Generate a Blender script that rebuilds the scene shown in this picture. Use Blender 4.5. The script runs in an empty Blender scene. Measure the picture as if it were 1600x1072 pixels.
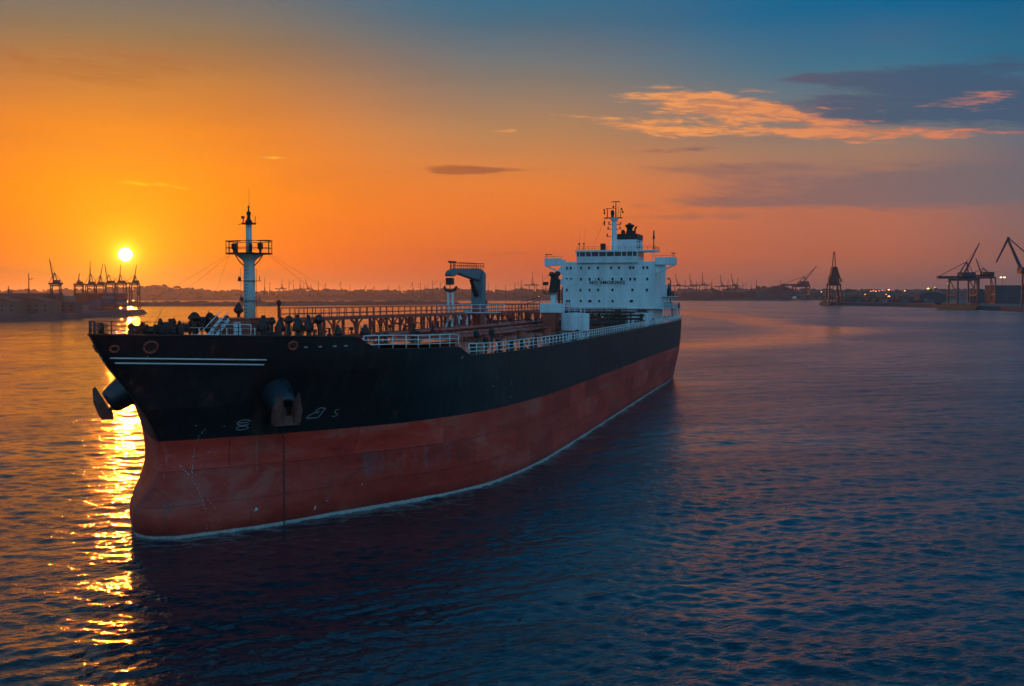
import bpy, bmesh, math, random
import numpy as np
from mathutils import Vector, Matrix
random.seed(7)
rng = np.random.default_rng(11)
R = math.radians
scene = bpy.context.scene
col = scene.collection

# ------------------------------------------------------------------ camera
CAM_H = 18.0
cam_data = bpy.data.cameras.new('camera')
cam_data.sensor_width = 36.0
cam_data.lens = 36.0 * 1750.0 / 1600.0
cam_data.clip_start = 0.5
cam_data.clip_end = 60000.0
cam = bpy.data.objects.new('camera', cam_data)
cam.location = (0, 0, CAM_H)
cam.rotation_euler = (R(90 - 2.454), 0, 0)
col.objects.link(cam)
scene.camera = cam

# ------------------------------------------------------------------ colour management
scene.view_settings.view_transform = 'Standard'
scene.view_settings.look = 'None'
scene.view_settings.exposure = 0.12
scene.view_settings.gamma = 1.0
scene.view_settings.use_curve_mapping = False
scene.cycles.use_denoising = True
scene.cycles.sample_clamp_indirect = 6.0
scene.cycles.max_bounces = 6
scene.cycles.glossy_bounces = 3
scene.cycles.volume_bounces = 0
scene.cycles.use_adaptive_sampling = True
scene.cycles.adaptive_threshold = 0.02
scene.cycles.caustics_reflective = False
scene.cycles.caustics_refractive = False

# ------------------------------------------------------------------ sky and sun
SUN_AZ, SUN_EL = R(-19.0), R(1.95)
SUN = Vector((math.sin(SUN_AZ) * math.cos(SUN_EL), math.cos(SUN_AZ) * math.cos(SUN_EL), math.sin(SUN_EL)))

def lin(r, g, b):
    f = lambda c: (c / 12.92) if c <= 0.04045 else ((c + 0.055) / 1.055) ** 2.4
    return (f(r / 255.0), f(g / 255.0), f(b / 255.0), 1.0)

class NT:
    """small helper round a node tree"""
    def __init__(self, tree):
        self.t = tree; self.n = tree.nodes; self.l = tree.links
    def new(self, typ, **kw):
        n = self.n.new(typ)
        for k, v in kw.items(): setattr(n, k, v)
        return n
    def put(self, sock, v):
        if isinstance(v, bpy.types.NodeSocket): self.l.new(v, sock)
        elif v is not None: sock.default_value = v
    def m(self, op, a, b=None, c=None, clamp=False):
        n = self.new('ShaderNodeMath', operation=op, use_clamp=clamp)
        for i, v in enumerate((a, b, c)):
            if v is not None: self.put(n.inputs[i], v)
        return n.outputs[0]
    def vm(self, op, a, b=None, out=0):
        n = self.new('ShaderNodeVectorMath', operation=op)
        self.put(n.inputs[0], a)
        if b is not None: self.put(n.inputs[1], b)
        return n.outputs['Value'] if op in ('DOT_PRODUCT', 'LENGTH') else n.outputs[0]
    def mapr(self, v, a, b, c=0.0, d=1.0, smooth=True):
        n = self.new('ShaderNodeMapRange')
        n.interpolation_type = 'SMOOTHSTEP' if smooth else 'LINEAR'
        n.clamp = True
        self.put(n.inputs[0], v)
        for i, x in enumerate((a, b, c, d)): self.put(n.inputs[1 + i], x)
        return n.outputs[0]
    def mix(self, f, a, b, blend='MIX'):
        n = self.new('ShaderNodeMix', data_type='RGBA', blend_type=blend)
        n.clamp_factor = True
        self.put(n.inputs[0], f); self.put(n.inputs[6], a); self.put(n.inputs[7], b)
        return n.outputs[2]
    def ramp(self, f, stops):
        n = self.new('ShaderNodeValToRGB')
        cr = n.color_ramp
        while len(cr.elements) < len(stops): cr.elements.new(0.5)
        for e, (p, c) in zip(cr.elements, stops):
            e.position = p; e.color = c
        self.put(n.inputs[0], f)
        return n.outputs[0]
    def comb(self, x, y, z=0.0):
        n = self.new('ShaderNodeCombineXYZ')
        self.put(n.inputs[0], x); self.put(n.inputs[1], y); self.put(n.inputs[2], z)
        return n.outputs[0]
    def sep(self, v):
        n = self.new('ShaderNodeSeparateXYZ'); self.put(n.inputs[0], v)
        return n.outputs
    def noise(self, v, scale=1.0, detail=4.0, rough=0.55, dist=0.0, col_out=False):
        n = self.new('ShaderNodeTexNoise')
        self.put(n.inputs['Vector'], v)
        n.inputs['Scale'].default_value = scale; n.inputs['Detail'].default_value = detail
        n.inputs['Roughness'].default_value = rough; n.inputs['Distortion'].default_value = dist
        return n.outputs['Color'] if col_out else n.outputs['Fac']

def build_world():
    w = bpy.data.worlds.new('World'); scene.world = w; w.use_nodes = True
    N = NT(w.node_tree); N.n.clear()
    D = N.vm('NORMALIZE', N.new('ShaderNodeTexCoord').outputs['Generated'])
    dx, dy, dz = N.sep(D)
    horiz = N.m('SQRT', N.m('ADD', N.m('MULTIPLY', dx, dx), N.m('MULTIPLY', dy, dy)))
    hs = math.hypot(SUN.x, SUN.y)
    cosd = N.m('DIVIDE', N.m('ADD', N.m('MULTIPLY', dx, SUN.x / hs), N.m('MULTIPLY', dy, SUN.y / hs)), N.m('MAXIMUM', horiz, 1e-4))
    delta = N.m('MULTIPLY', N.m('ARCCOSINE', N.m('MINIMUM', N.m('MAXIMUM', cosd, -1.0), 1.0)), 180 / math.pi)
    elev = N.m('MULTIPLY', N.m('ARCSINE', dz), 180 / math.pi)
    p = N.m('SQRT', N.m('MAXIMUM', N.m('DIVIDE', elev, 90.0), 0.0))
    P = lambda e: math.sqrt(max(e, 0) / 90.0)
    def ramp(stops): return N.ramp(p, [(P(e), lin(*c)) for e, c in stops])
    r0 = ramp([(0, (186, 58, 26)), (0.7, (204, 72, 26)), (2.0, (236, 100, 10)), (5, (240, 120, 14)), (8.0, (226, 120, 34)), (10.6, (176, 112, 62)),
               (12.4, (134, 108, 82)), (14.4, (98, 105, 106)), (25, (84, 100, 108)), (45, (30, 86, 122)), (90, (8, 52, 94))])
    r1 = ramp([(0, (164, 76, 58)), (0.7, (186, 88, 60)), (2.0, (208, 96, 48)), (4, (230, 116, 42)), (5.6, (224, 124, 52)), (8.2, (178, 128, 84)),
               (10.8, (124, 116, 106)), (13.6, (58, 104, 126)), (16, (24, 102, 138)), (25, (10, 102, 146)), (45, (8, 86, 132)), (90, (8, 52, 94))])
    r2 = ramp([(0, (112, 80, 82)), (0.7, (144, 90, 78)), (2.0, (176, 98, 72)), (4.2, (178, 106, 80)), (5.6, (164, 112, 92)), (7.0, (152, 118, 98)), (8.4, (114, 116, 114)),
               (11.0, (60, 108, 132)), (13.6, (4, 96, 138)), (25, (6, 102, 148)), (45, (8, 86, 132)), (90, (8, 52, 94))])
    r3 = ramp([(0, (84, 76, 88)), (0.7, (104, 84, 90)), (2.0, (132, 94, 88)), (5.3, (108, 100, 108)), (8.5, (74, 102, 122)),
               (11.0, (24, 98, 132)), (13.6, (0, 90, 130)), (25, (6, 102, 148)), (45, (8, 86, 132)), (90, (8, 52, 94))])
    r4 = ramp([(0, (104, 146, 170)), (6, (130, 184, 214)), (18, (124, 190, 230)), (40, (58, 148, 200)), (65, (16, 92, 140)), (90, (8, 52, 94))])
    c = N.mix(N.mapr(delta, 3, 19), r0, r1)
    c = N.mix(N.mapr(delta, 19, 36), c, r2)
    c = N.mix(N.mapr(delta, 36, 46), c, r3)
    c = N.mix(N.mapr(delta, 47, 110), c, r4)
    # broad streaky variation over the whole dome
    az = N.m('MULTIPLY', N.m('ARCTAN2', dx, dy), 180 / math.pi)
    v_st = N.comb(N.m('MULTIPLY', az, 0.05), N.m('MULTIPLY', elev, 0.35))
    st = N.noise(v_st, 1.0, 5, 0.55, 0.6)
    c = N.mix(N.mapr(st, 0.38, 0.72, 0.0, 0.22), c, N.mix(0.55, c, lin(120, 70, 62)))
    # ---- clouds: coverage windows in azimuth and elevation, broken up by noise
    tiltv = N.comb(N.m('MULTIPLY', az, 0.17), N.m('MULTIPLY_ADD', az, 0.10, N.m('MULTIPLY', elev, 1.05)), 3.1)
    nz = N.noise(tiltv, 1.0, 7, 0.66, 0.7)
    nzf = N.noise(N.comb(N.m('MULTIPLY', az, 0.60), N.m('MULTIPLY_ADD', az, 0.20, N.m('MULTIPLY', elev, 3.6)), 1.7), 1.0, 4, 0.6, 0.4)
    nn = N.m('SUBTRACT', N.m('MULTIPLY_ADD', nz, 0.62, N.m('MULTIPLY', nzf, 0.38)), 0.5)
    def cover(blobs, base, tilt):
        v = N.comb(az, N.m('MULTIPLY_ADD', az, -tilt, elev)); s = base
        for a0, e0, ra, re, wt in blobs:
            ee = e0 - tilt * a0
            n = N.new('ShaderNodeVectorMath', operation='MULTIPLY_ADD'); N.put(n.inputs[0], v)
            n.inputs[1].default_value = (1 / ra, 1 / re, 0); n.inputs[2].default_value = (-a0 / ra, -ee / re, 0)
            q = N.vm('DOT_PRODUCT', n.outputs[0], n.outputs[0])
            s = N.m('MULTIPLY_ADD', N.m('POWER', 0.36788, q), wt, s)
        return s
    # grey mauve veil low on the shaded side
    cv = cover([(23, 5.2, 15, 1.3, 0.80), (-20, 10.8, 9, 1.5, 0.46), (11, 6.35, 5, 0.42, 0.34), (11.5, 4.6, 5, 0.30, 0.30), (-19, 0.9, 16, 0.8, 0.55), (0, 2.15, 9, 0.32, 0.36), (-15, 1.9, 5, 0.2, 0.30), (9, 3.9, 4, 0.22, 0.36)], -0.24, 0.0)
    dv = N.mapr(N.m('MULTIPLY_ADD', nn, 1.0, cv), 0.02, 0.42)
    vcol = N.mix(N.mapr(delta, 5, 45), lin(160, 84, 48), lin(106, 100, 106))
    c = N.mix(N.m('MULTIPLY', dv, 0.75), c, vcol)
    # dark bank and slivers
    cd = cover([(20.5, 10.3, 5.8, 0.8, 0.88), (26, 8.6, 7.0, 1.2, 0.84), (-2.6, 6.40, 2.0, 0.30, 0.66), (0.4, 6.32, 4.0, 0.15, 0.40), (8.3, 7.25, 3.8, 0.2, 0.46), (14.6, 10.5, 2.0, 0.25, 0.48), (17.5, 8.7, 5.8, .75, .72), (12.5, 9.3, 4.5, .45, .36)], -0.21, 0.02)
    dd = N.mapr(N.m('MULTIPLY_ADD', nn, 1.7, cd), 0.12, 0.50)
    dcol = N.mix(N.mapr(delta, 14, 40), lin(158, 88, 52), lin(60, 84, 110))
    c = N.mix(N.m('MULTIPLY', dd, 0.86), c, dcol)
    # lit streaks
    cl = cover([(9.0, 9.6, 3.4, 0.60, 0.80), (13.0, 9.0, 4.6, 0.60, 0.76), (18.0, 7.9, 5.2, 0.45, 0.76), (6.0, 8.4, 4.6, 0.42, 0.64), (12.0, 8.0, 5.5, 0.40, 0.56), (23.0, 9.2, 2.3, 0.42, 0.56), (3.8, 8.9, 1.8, .16, .44), (20.5, 8.9, 3.0, .3, .42),
                (-12.2, 6.75, 1.6, 0.16, 0.50), (-17, 5.35, 2.2, 0.18, 0.50), (-0.6, 8.3, 1.1, 0.14, .46)], -0.22, -0.06)
    dl = N.mapr(N.m('MULTIPLY_ADD', nn, 3.8, cl), 0.10, 0.70)
    lcol = N.mix(N.mapr(delta, 22, 44), lin(246, 158, 82), lin(212, 122, 88))
    lcol = N.mix(N.mapr(delta, 2, 14), lin(255, 172, 24), lcol)
    lcol = N.mix(N.mapr(nzf, 0.40, 0.60), N.mix(0.55, lcol, lin(150, 104, 92)), lcol)
    dl = N.m('MULTIPLY', dl, N.mapr(cl, -0.16, 0.02))
    c = N.mix(N.m('MULTIPLY', dl, 0.88), c, lcol)
    # ---- glow round the sun and its disc
    ang = N.m('MULTIPLY', N.m('ARCCOSINE', N.m('MINIMUM', N.vm('DOT_PRODUCT', D, tuple(SUN)), 1.0)), 180 / math.pi)
    g1 = N.m('EXPONENT', N.m('MULTIPLY', N.m('POWER', N.m('DIVIDE', ang, 1.25), 2.0), -1.0))
    g0 = N.m('EXPONENT', N.m('MULTIPLY', N.m('POWER', N.m('DIVIDE', ang, 0.5), 2.0), -1.0))
    g2 = N.m('EXPONENT', N.m('MULTIPLY', ang, -1.0 / 3.6))
    disc = N.mapr(ang, 0.33, 0.28)
    def scaled(colr, f):
        n = N.new('ShaderNodeVectorMath', operation='SCALE'); n.inputs[0].default_value = colr[:3]; N.put(n.inputs['Scale'], f); return n.outputs[0]
    tot = N.vm('ADD', c, scaled((0.6, 0.20, 0.0), g1))
    tot = N.vm('ADD', tot, scaled((0.55, 0.40, 0.0), g2))
    tot = N.vm('ADD', tot, scaled((1.2, 0.7, 0.10), g0))
    tot = N.vm('ADD', tot, scaled((16.0, 12.5, 8.0), disc))
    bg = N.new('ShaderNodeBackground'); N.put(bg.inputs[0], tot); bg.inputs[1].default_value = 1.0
    sky = N.new('ShaderNodeTexSky', sky_type='NISHITA')
    sky.sun_disc = False; sky.sun_elevation = SUN_EL; sky.sun_rotation = SUN_AZ
    sky.air_density = 1.6; sky.dust_density = 3.0; sky.ozone_density = 2.0
    bg2 = N.new('ShaderNodeBackground'); N.put(bg2.inputs[0], sky.outputs[0]); bg2.inputs[1].default_value = 0.0015
    add = N.new('ShaderNodeAddShader'); N.l.new(bg.outputs[0], add.inputs[0]); N.l.new(bg2.outputs[0], add.inputs[1])
    out = N.new('ShaderNodeOutputWorld'); N.l.new(add.outputs[0], out.inputs[0])
    w.cycles.sampling_method = 'MANUAL'; w.cycles.sample_map_resolution = 512
build_world()

sun_data = bpy.data.lights.new('sun', 'SUN')
sun_data.energy = 0.8; sun_data.angle = R(0.6); sun_data.color = (1.0, 0.25, 0.02)
sun_ob = bpy.data.objects.new('sun', sun_data)
sun_ob.rotation_euler = (-SUN).to_track_quat('-Z', 'Y').to_euler()
col.objects.link(sun_ob)

# ------------------------------------------------------------------ helpers
def tag(o, label=None, cat=None, group=None, kind=None):
    if label: o['label'] = label
    if cat: o['category'] = cat
    if group: o['group'] = group
    if kind: o['kind'] = kind
    return o

def empty(name, loc=(0, 0, 0), rz=0.0, parent=None):
    o = bpy.data.objects.new(name, None); o.empty_display_size = 0.5
    o.location = loc; o.rotation_euler = (0, 0, rz); col.objects.link(o)
    if parent: o.parent = parent
    return o

def link_mesh(name, me, parent=None, loc=(0, 0, 0), rz=0.0):
    o = bpy.data.objects.new(name, me); o.location = loc; o.rotation_euler = (0, 0, rz)
    col.objects.link(o)
    if parent: o.parent = parent
    return o

class MB:
    def __init__(self): self.v = []; self.f = []
    def add(self, vs, fs):
        k = len(self.v); self.v += [tuple(map(float, v)) for v in vs]; self.f += [tuple(i + k for i in f) for f in fs]; return self
    def box(self, x0, x1, y0, y1, z0, z1):
        vs = [(x, y, z) for z in (z0, z1) for y in (y0, y1) for x in (x0, x1)]
        return self.add(vs, [(0, 2, 3, 1), (4, 5, 7, 6), (0, 1, 5, 4), (2, 6, 7, 3), (0, 4, 6, 2), (1, 3, 7, 5)])
    def cbox(self, c, s): return self.box(c[0] - s[0] / 2, c[0] + s[0] / 2, c[1] - s[1] / 2, c[1] + s[1] / 2, c[2] - s[2] / 2, c[2] + s[2] / 2)
    def beam(self, p, q, w, h, w2=None, h2=None):
        p, q = Vector(p), Vector(q); d = (q - p).normalized()
        up = Vector((0, 0, 1)) if abs(d.z) < 0.95 else Vector((0, 1, 0))
        a = d.cross(up).normalized(); b = a.cross(d).normalized()
        w2 = w if w2 is None else w2; h2 = h if h2 is None else h2
        vs = []
        for c, ww, hh in ((p, w, h), (q, w2, h2)):
            for sa, sb in ((-1, -1), (1, -1), (1, 1), (-1, 1)): vs.append(c + a * sa * ww / 2 + b * sb * hh / 2)
        return self.add(vs, [(0, 1, 2, 3), (7, 6, 5, 4), (0, 4, 5, 1), (1, 5, 6, 2), (2, 6, 7, 3), (3, 7, 4, 0)])
    def tube(self, pts, r, n=6, r2=None):
        pts = [Vector(p) for p in pts]; m = len(pts); vs = []; fs = []
        for i, p in enumerate(pts):
            d = (pts[min(i + 1, m - 1)] - pts[max(i - 1, 0)]).normalized()
            up = Vector((0, 0, 1)) if abs(d.z) < 0.9 else Vector((0, 1, 0))
            a = d.cross(up).normalized(); b = a.cross(d)
            rr = r if r2 is None else r + (r2 - r) * i / (m - 1)
            for k in range(n):
                t = 2 * math.pi * k / n; vs.append(p + a * math.cos(t) * rr + b * math.sin(t) * rr)
        for i in range(m - 1):
            for k in range(n): fs.append((i * n + k, i * n + (k + 1) % n, (i + 1) * n + (k + 1) % n, (i + 1) * n + k))
        fs.append(tuple(range(n))[::-1]); fs.append(tuple(range((m - 1) * n, m * n)))
        return self.add(vs, fs)
    def lathe(self, prof, c=(0, 0, 0), n=16):
        vs = []; fs = []; m = len(prof)
        for r, z in prof:
            for k in range(n):
                t = 2 * math.pi * k / n; vs.append((c[0] + r * math.cos(t), c[1] + r * math.sin(t), c[2] + z))
        for i in range(m - 1):
            for k in range(n): fs.append((i * n + k, i * n + (k + 1) % n, (i + 1) * n + (k + 1) % n, (i + 1) * n + k))
        fs.append(tuple(range(n))[::-1]); fs.append(tuple(range((m - 1) * n, m * n)))
        return self.add(vs, fs)
    def prism(self, poly, axis, a, b):
        """poly: 2D outline; axis 0: (y,z) swept in x, 1: (x,z) swept in y, 2: (x,y) swept in z"""
        def P(u, v, w): return {0: (w, u, v), 1: (u, w, v), 2: (u, v, w)}[axis]
        n = len(poly); vs = [P(u, v, a) for u, v in poly] + [P(u, v, b) for u, v in poly]
        fs = [tuple(range(n)), tuple(range(n, 2 * n))[::-1]] + [(i, (i + 1) % n, n + (i + 1) % n, n + i) for i in range(n)]
        return self.add(vs, fs)
    def mesh(self, name, mat, smooth=False, bevel=0.0):
        me = bpy.data.meshes.new(name); me.from_pydata(self.v, [], self.f)
        bm = bmesh.new(); bm.from_mesh(me)
        bmesh.ops.recalc_face_normals(bm, faces=bm.faces)
        if bevel > 0:
            bmesh.ops.bevel(bm, geom=list(bm.edges), offset=bevel, segments=1, affect='EDGES')
        bm.to_mesh(me); bm.free()
        if mat is not None:
            for q in (mat if isinstance(mat, (list, tuple)) else [mat]): me.materials.append(q)
        if smooth:
            me.polygons.foreach_set('use_smooth', [True] * len(me.polygons))
        me.update(); return me
    def build(self, name, mat, parent=None, loc=(0, 0, 0), rz=0.0, smooth=False, bevel=0.0):
        return link_mesh(name, self.mesh(name, mat, smooth, bevel), parent, loc, rz)

# ------------------------------------------------------------------ materials
def mat(name, base, rough=0.6, metal=0.0, var=0.25, scale=1.5, bump=0.0, streak=False, spec=0.5, emit=None, estr=0.0):
    m = bpy.data.materials.new(name); m.use_nodes = True
    N = NT(m.node_tree); N.n.clear()
    b = N.new('ShaderNodeBsdfPrincipled'); o = N.new('ShaderNodeOutputMaterial'); N.l.new(b.outputs[0], o.inputs[0])
    co = N.new('ShaderNodeTexCoord').outputs['Object']
    v = co
    if streak:
        x, y, z = N.sep(co); v = N.comb(x, y, N.m('MULTIPLY', z, 0.18))
    nz = N.noise(v, scale, 6, 0.6)
    base = tuple(base) + (1.0,)
    dark = tuple(c * (1 - var) for c in base[:3]) + (1.0,); lite = tuple(min(c * (1 + var * 0.7), 1) for c in base[:3]) + (1.0,)
    N.put(b.inputs['Base Color'], N.ramp(nz, [(0.3, dark), (0.5, base), (0.72, lite)]))
    N.put(b.inputs['Roughness'], N.mapr(nz, 0.3, 0.7, max(rough - 0.1, 0.03), min(rough + 0.12, 1)))
    b.inputs['Metallic'].default_value = metal
    b.inputs['Specular IOR Level'].default_value = spec
    if bump:
        bp = N.new('ShaderNodeBump'); bp.inputs['Strength'].default_value = bump; bp.inputs['Distance'].default_value = 0.05
        N.put(bp.inputs['Height'], nz); N.l.new(bp.outputs[0], b.inputs['Normal'])
    if emit:
        b.inputs['Emission Color'].default_value = tuple(emit) + (1.0,); b.inputs['Emission Strength'].default_value = estr
    return m

M = {}
M['white'] = mat('white_paint', (0.72, 0.74, 0.74), 0.45, var=0.22, scale=0.6, streak=True)
M['rail'] = mat('rail_paint', (0.80, 0.80, 0.78), 0.45, var=0.2)
M['mast'] = mat('mast_paint', (0.66, 0.66, 0.64), 0.5, var=0.25, scale=0.9, streak=True)
M['dark'] = mat('dark_steel', (0.035, 0.032, 0.032), 0.5, 0.2, var=0.4)
M['black'] = mat('black_paint', (0.012, 0.012, 0.014), 0.45)
M['red'] = mat('red_oxide_paint', (0.42, 0.070, 0.042), 0.5, var=0.35, scale=0.9)
M['brown'] = mat('brown_machinery', (0.050, 0.020, 0.015), 0.55, var=0.4)
M['pipe'] = mat('pipe_paint', (0.50, 0.09, 0.06), 0.26, var=0.3, scale=0.7)
M['deck'] = mat('deck_paint', (0.34, 0.13, 0.085), 0.09, var=0.35, scale=0.25, bump=0.01, spec=0.9)
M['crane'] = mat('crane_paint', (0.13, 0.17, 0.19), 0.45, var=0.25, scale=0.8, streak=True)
M['glass'] = mat('dark_glass', (0.012, 0.016, 0.02), 0.08, var=0.1)
M['letter'] = mat('letter_paint', (0.05, 0.012, 0.015), 0.5)
M['mark'] = mat('mark_paint', (0.42, 0.45, 0.47), 0.5, var=0.3, scale=6)
M['rust'] = mat('rusty_steel', (0.19, 0.062, 0.045), 0.65, var=0.5, scale=3, bump=0.3)
M['pod'] = mat('bolster_paint', (0.014, 0.026, 0.036), 0.34, var=0.35, scale=1.2)
M['chain'] = mat('chain_steel', (0.05, 0.045, 0.045), 0.6, 0.3)
M['foam'] = mat('waterline_scum', (0.50, 0.52, 0.50), 0.6, var=0.4, scale=3)
M['rock'] = mat('rock', (0.07, 0.06, 0.055), 0.9, var=0.5, scale=0.08, bump=0.5)
M['quay'] = mat('quay_concrete', (0.10, 0.095, 0.09), 0.9, var=0.4, scale=0.05)
M['hill'] = mat('hill_ground', (0.05, 0.055, 0.04), 0.95, var=0.5, scale=0.01)
M['leaf'] = mat('far_foliage', (0.04, 0.05, 0.03), 0.95, var=0.5, scale=0.05)
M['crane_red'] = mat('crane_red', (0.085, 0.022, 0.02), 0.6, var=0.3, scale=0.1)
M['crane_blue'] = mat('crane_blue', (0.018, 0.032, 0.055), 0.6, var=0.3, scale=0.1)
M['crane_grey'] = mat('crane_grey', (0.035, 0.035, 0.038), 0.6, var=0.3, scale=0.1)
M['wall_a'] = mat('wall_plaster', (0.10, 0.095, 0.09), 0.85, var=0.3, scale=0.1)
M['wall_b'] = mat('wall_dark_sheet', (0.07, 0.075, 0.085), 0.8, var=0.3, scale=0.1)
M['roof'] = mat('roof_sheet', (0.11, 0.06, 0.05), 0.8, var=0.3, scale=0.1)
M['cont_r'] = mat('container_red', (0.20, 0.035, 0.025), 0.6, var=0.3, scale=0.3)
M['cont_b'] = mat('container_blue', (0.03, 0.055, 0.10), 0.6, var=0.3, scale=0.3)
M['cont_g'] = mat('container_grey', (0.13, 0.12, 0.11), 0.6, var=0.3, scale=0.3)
M['orange'] = mat('orange_hull', (0.62, 0.11, 0.03), 0.5, var=0.25, scale=0.2)
M['lamp'] = mat('lamp_glow', (0.9, 0.6, 0.3), 0.5, emit=(1.0, 0.42, 0.10), estr=4.0)
M['lampw'] = mat('lamp_glow_pale', (0.9, 0.7, 0.5), 0.5, emit=(1.0, 0.62, 0.30), estr=3.0)
M['lampr'] = mat('lamp_glow_red', (0.9, 0.3, 0.2), 0.5, emit=(1.0, 0.18, 0.07), estr=5.0)

def hull_material():
    m = bpy.data.materials.new('hull_paint'); m.use_nodes = True
    N = NT(m.node_tree); N.n.clear()
    b = N.new('ShaderNodeBsdfPrincipled'); o = N.new('ShaderNodeOutputMaterial'); N.l.new(b.outputs[0], o.inputs[0])
    co = N.new('ShaderNodeTexCoord').outputs['Object']
    t, s, z = N.sep(co)
    big = N.noise(N.comb(t, N.m('MULTIPLY', s, 0.5), z), 0.22, 6, 0.6)
    streak = N.noise(N.comb(t, s, N.m('MULTIPLY', z, 0.08)), 1.1, 5, 0.6)
    fine = N.noise(co, 5.0, 6, 0.65)
    horiz = N.noise(N.comb(t, N.m('MULTIPLY', s, 0.12), N.m('MULTIPLY', z, 1.6)), 0.9, 5, 0.6)
    red = N.ramp(N.m('ADD', N.m('MULTIPLY', big, 0.55), N.m('MULTIPLY', horiz, 0.45)), [(0.30, (0.50, 0.026, 0.018, 1)), (0.44, (0.62, 0.042, 0.026, 1)), (0.56, (0.68, 0.060, 0.038, 1)), (0.70, (0.68, 0.12, 0.080, 1))])
    # pale scuffed patches where fenders rub
    def win(v, a, b_, soft): return N.m('MULTIPLY', N.mapr(v, a - soft, a + soft), N.mapr(v, b_ + soft, b_ - soft))
    scuff = N.m('MULTIPLY', N.m('MULTIPLY', win(s, 13.5, 25.5, 1.2), win(z, 2.9, 5.0, 0.35)), N.mapr(N.m('MULTIPLY', streak, N.m('ADD', fine, 0.5)), 0.44, 0.66))
    red = N.mix(N.m('MULTIPLY', scuff, 0.42), red, (0.16, 0.17, 0.19, 1))
    scrape = N.mapr(N.m('MULTIPLY', fine, horiz), 0.36, 0.46)
    red = N.mix(N.m('MULTIPLY', scrape, 0.5), red, (0.42, 0.22, 0.19, 1))
    fade = N.noise(N.comb(N.m('MULTIPLY', s, 0.35), N.m('MULTIPLY', z, 1.1), t), 0.30, 7, 0.68, 0.6)
    red = N.mix(N.mapr(fade, 0.50, 0.66, 0.0, 0.55), red, (0.60, 0.15, 0.11, 1))
    red = N.mix(N.mapr(fade, 0.44, 0.32, 0.0, 0.50), red, (0.26, 0.030, 0.024, 1))
    red = N.mix(N.m('MULTIPLY', N.mapr(streak, 0.64, 0.74), 0.35), red, (0.50, 0.34, 0.30, 1))
    bulb = N.m('MULTIPLY', N.mapr(s, 9.0, 0.0), win(z, 0.7, 3.0, 0.9))
    red = N.mix(N.m('MULTIPLY', bulb, N.mapr(big, 0.35, 0.65, 0.05, 0.40)), red, (0.50, 0.17, 0.13, 1))
    grime = N.m('MULTIPLY', N.mapr(z, 1.3, 0.3), N.mapr(streak, 0.3, 0.6, 0.35, 0.9))
    red = N.mix(N.m('MULTIPLY', grime, 0.55), red, (0.07, 0.022, 0.02, 1))
    blk = N.ramp(N.m('ADD', N.m('MULTIPLY', big, 0.5), N.m('MULTIPLY', streak, 0.5)), [(0.3, (0.005, 0.011, 0.014, 1)), (0.5, (0.008, 0.018, 0.022, 1)), (0.7, (0.016, 0.034, 0.038, 1))])
    edge = N.m('ADD', z, N.m('MULTIPLY', N.m('SUBTRACT', fine, 0.5), 0.05))
    c = N.mix(N.mapr(edge, 7.08, 7.12), red, blk)
    rustrun = N.m('MULTIPLY', N.mapr(streak, 0.57, 0.70), N.mapr(N.noise(co, 0.30, 3, 0.5), 0.44, 0.62))
    c = N.mix(N.m('MULTIPLY', rustrun, 0.6), c, (0.15, 0.065, 0.038, 1))
    br = N.new('ShaderNodeTexBrick')
    N.put(br.inputs['Vector'], N.comb(s, z, 0.0)); br.inputs['Scale'].default_value = 1.0
    br.inputs['Brick Width'].default_value = 9.0; br.inputs['Row Height'].default_value = 2.4; br.inputs['Mortar Size'].default_value = 0.03
    br.inputs['Color1'].default_value = (0.74, 0.74, 0.74, 1); br.inputs['Color2'].default_value = (1.22, 1.22, 1.22, 1); br.inputs['Mortar'].default_value = (0.58, 0.56, 0.54, 1)
    c = N.mix(1.0, c, br.outputs['Color'], 'MULTIPLY')
    hang = N.m('MULTIPLY', N.m('MULTIPLY', win(s, 5.3, 7.3, 0.5), win(z, 5.2, 9.6, 0.8)), N.mapr(streak, 0.42, 0.62))
    c = N.mix(N.m('MULTIPLY', hang, 0.28), c, (0.16, 0.075, 0.04, 1))
    scum = N.mapr(N.m('ADD', z, N.m('MULTIPLY', N.m('SUBTRACT', horiz, 0.5), 0.16)), 0.30, 0.22)
    c = N.mix(N.m('MULTIPLY', scum, 0.85), c, N.mix(N.mapr(fine, 0.35, 0.65), (0.36, 0.37, 0.36, 1), (0.68, 0.69, 0.66, 1)))
    N.put(b.inputs['Base Color'], c)
    N.put(b.inputs['Roughness'], N.mapr(fine, 0.3, 0.7, 0.40, 0.58))
    b.inputs['Specular IOR Level'].default_value = 0.22
    # shell plating: faint dents and weld seams
    hgt = N.m('ADD', N.m('MULTIPLY', br.outputs['Fac'], 0.05), N.m('ADD', N.m('MULTIPLY', big, 0.6), N.m('MULTIPLY', N.noise(co, 0.9, 3, 0.5), 0.12)))
    bp = N.new('ShaderNodeBump'); bp.inputs['Strength'].default_value = 0.75; bp.inputs['Distance'].default_value = 0.25
    N.put(bp.inputs['Height'], hgt); N.l.new(bp.outputs[0], b.inputs['Normal'])
    return m
M['hull'] = hull_material()

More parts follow.
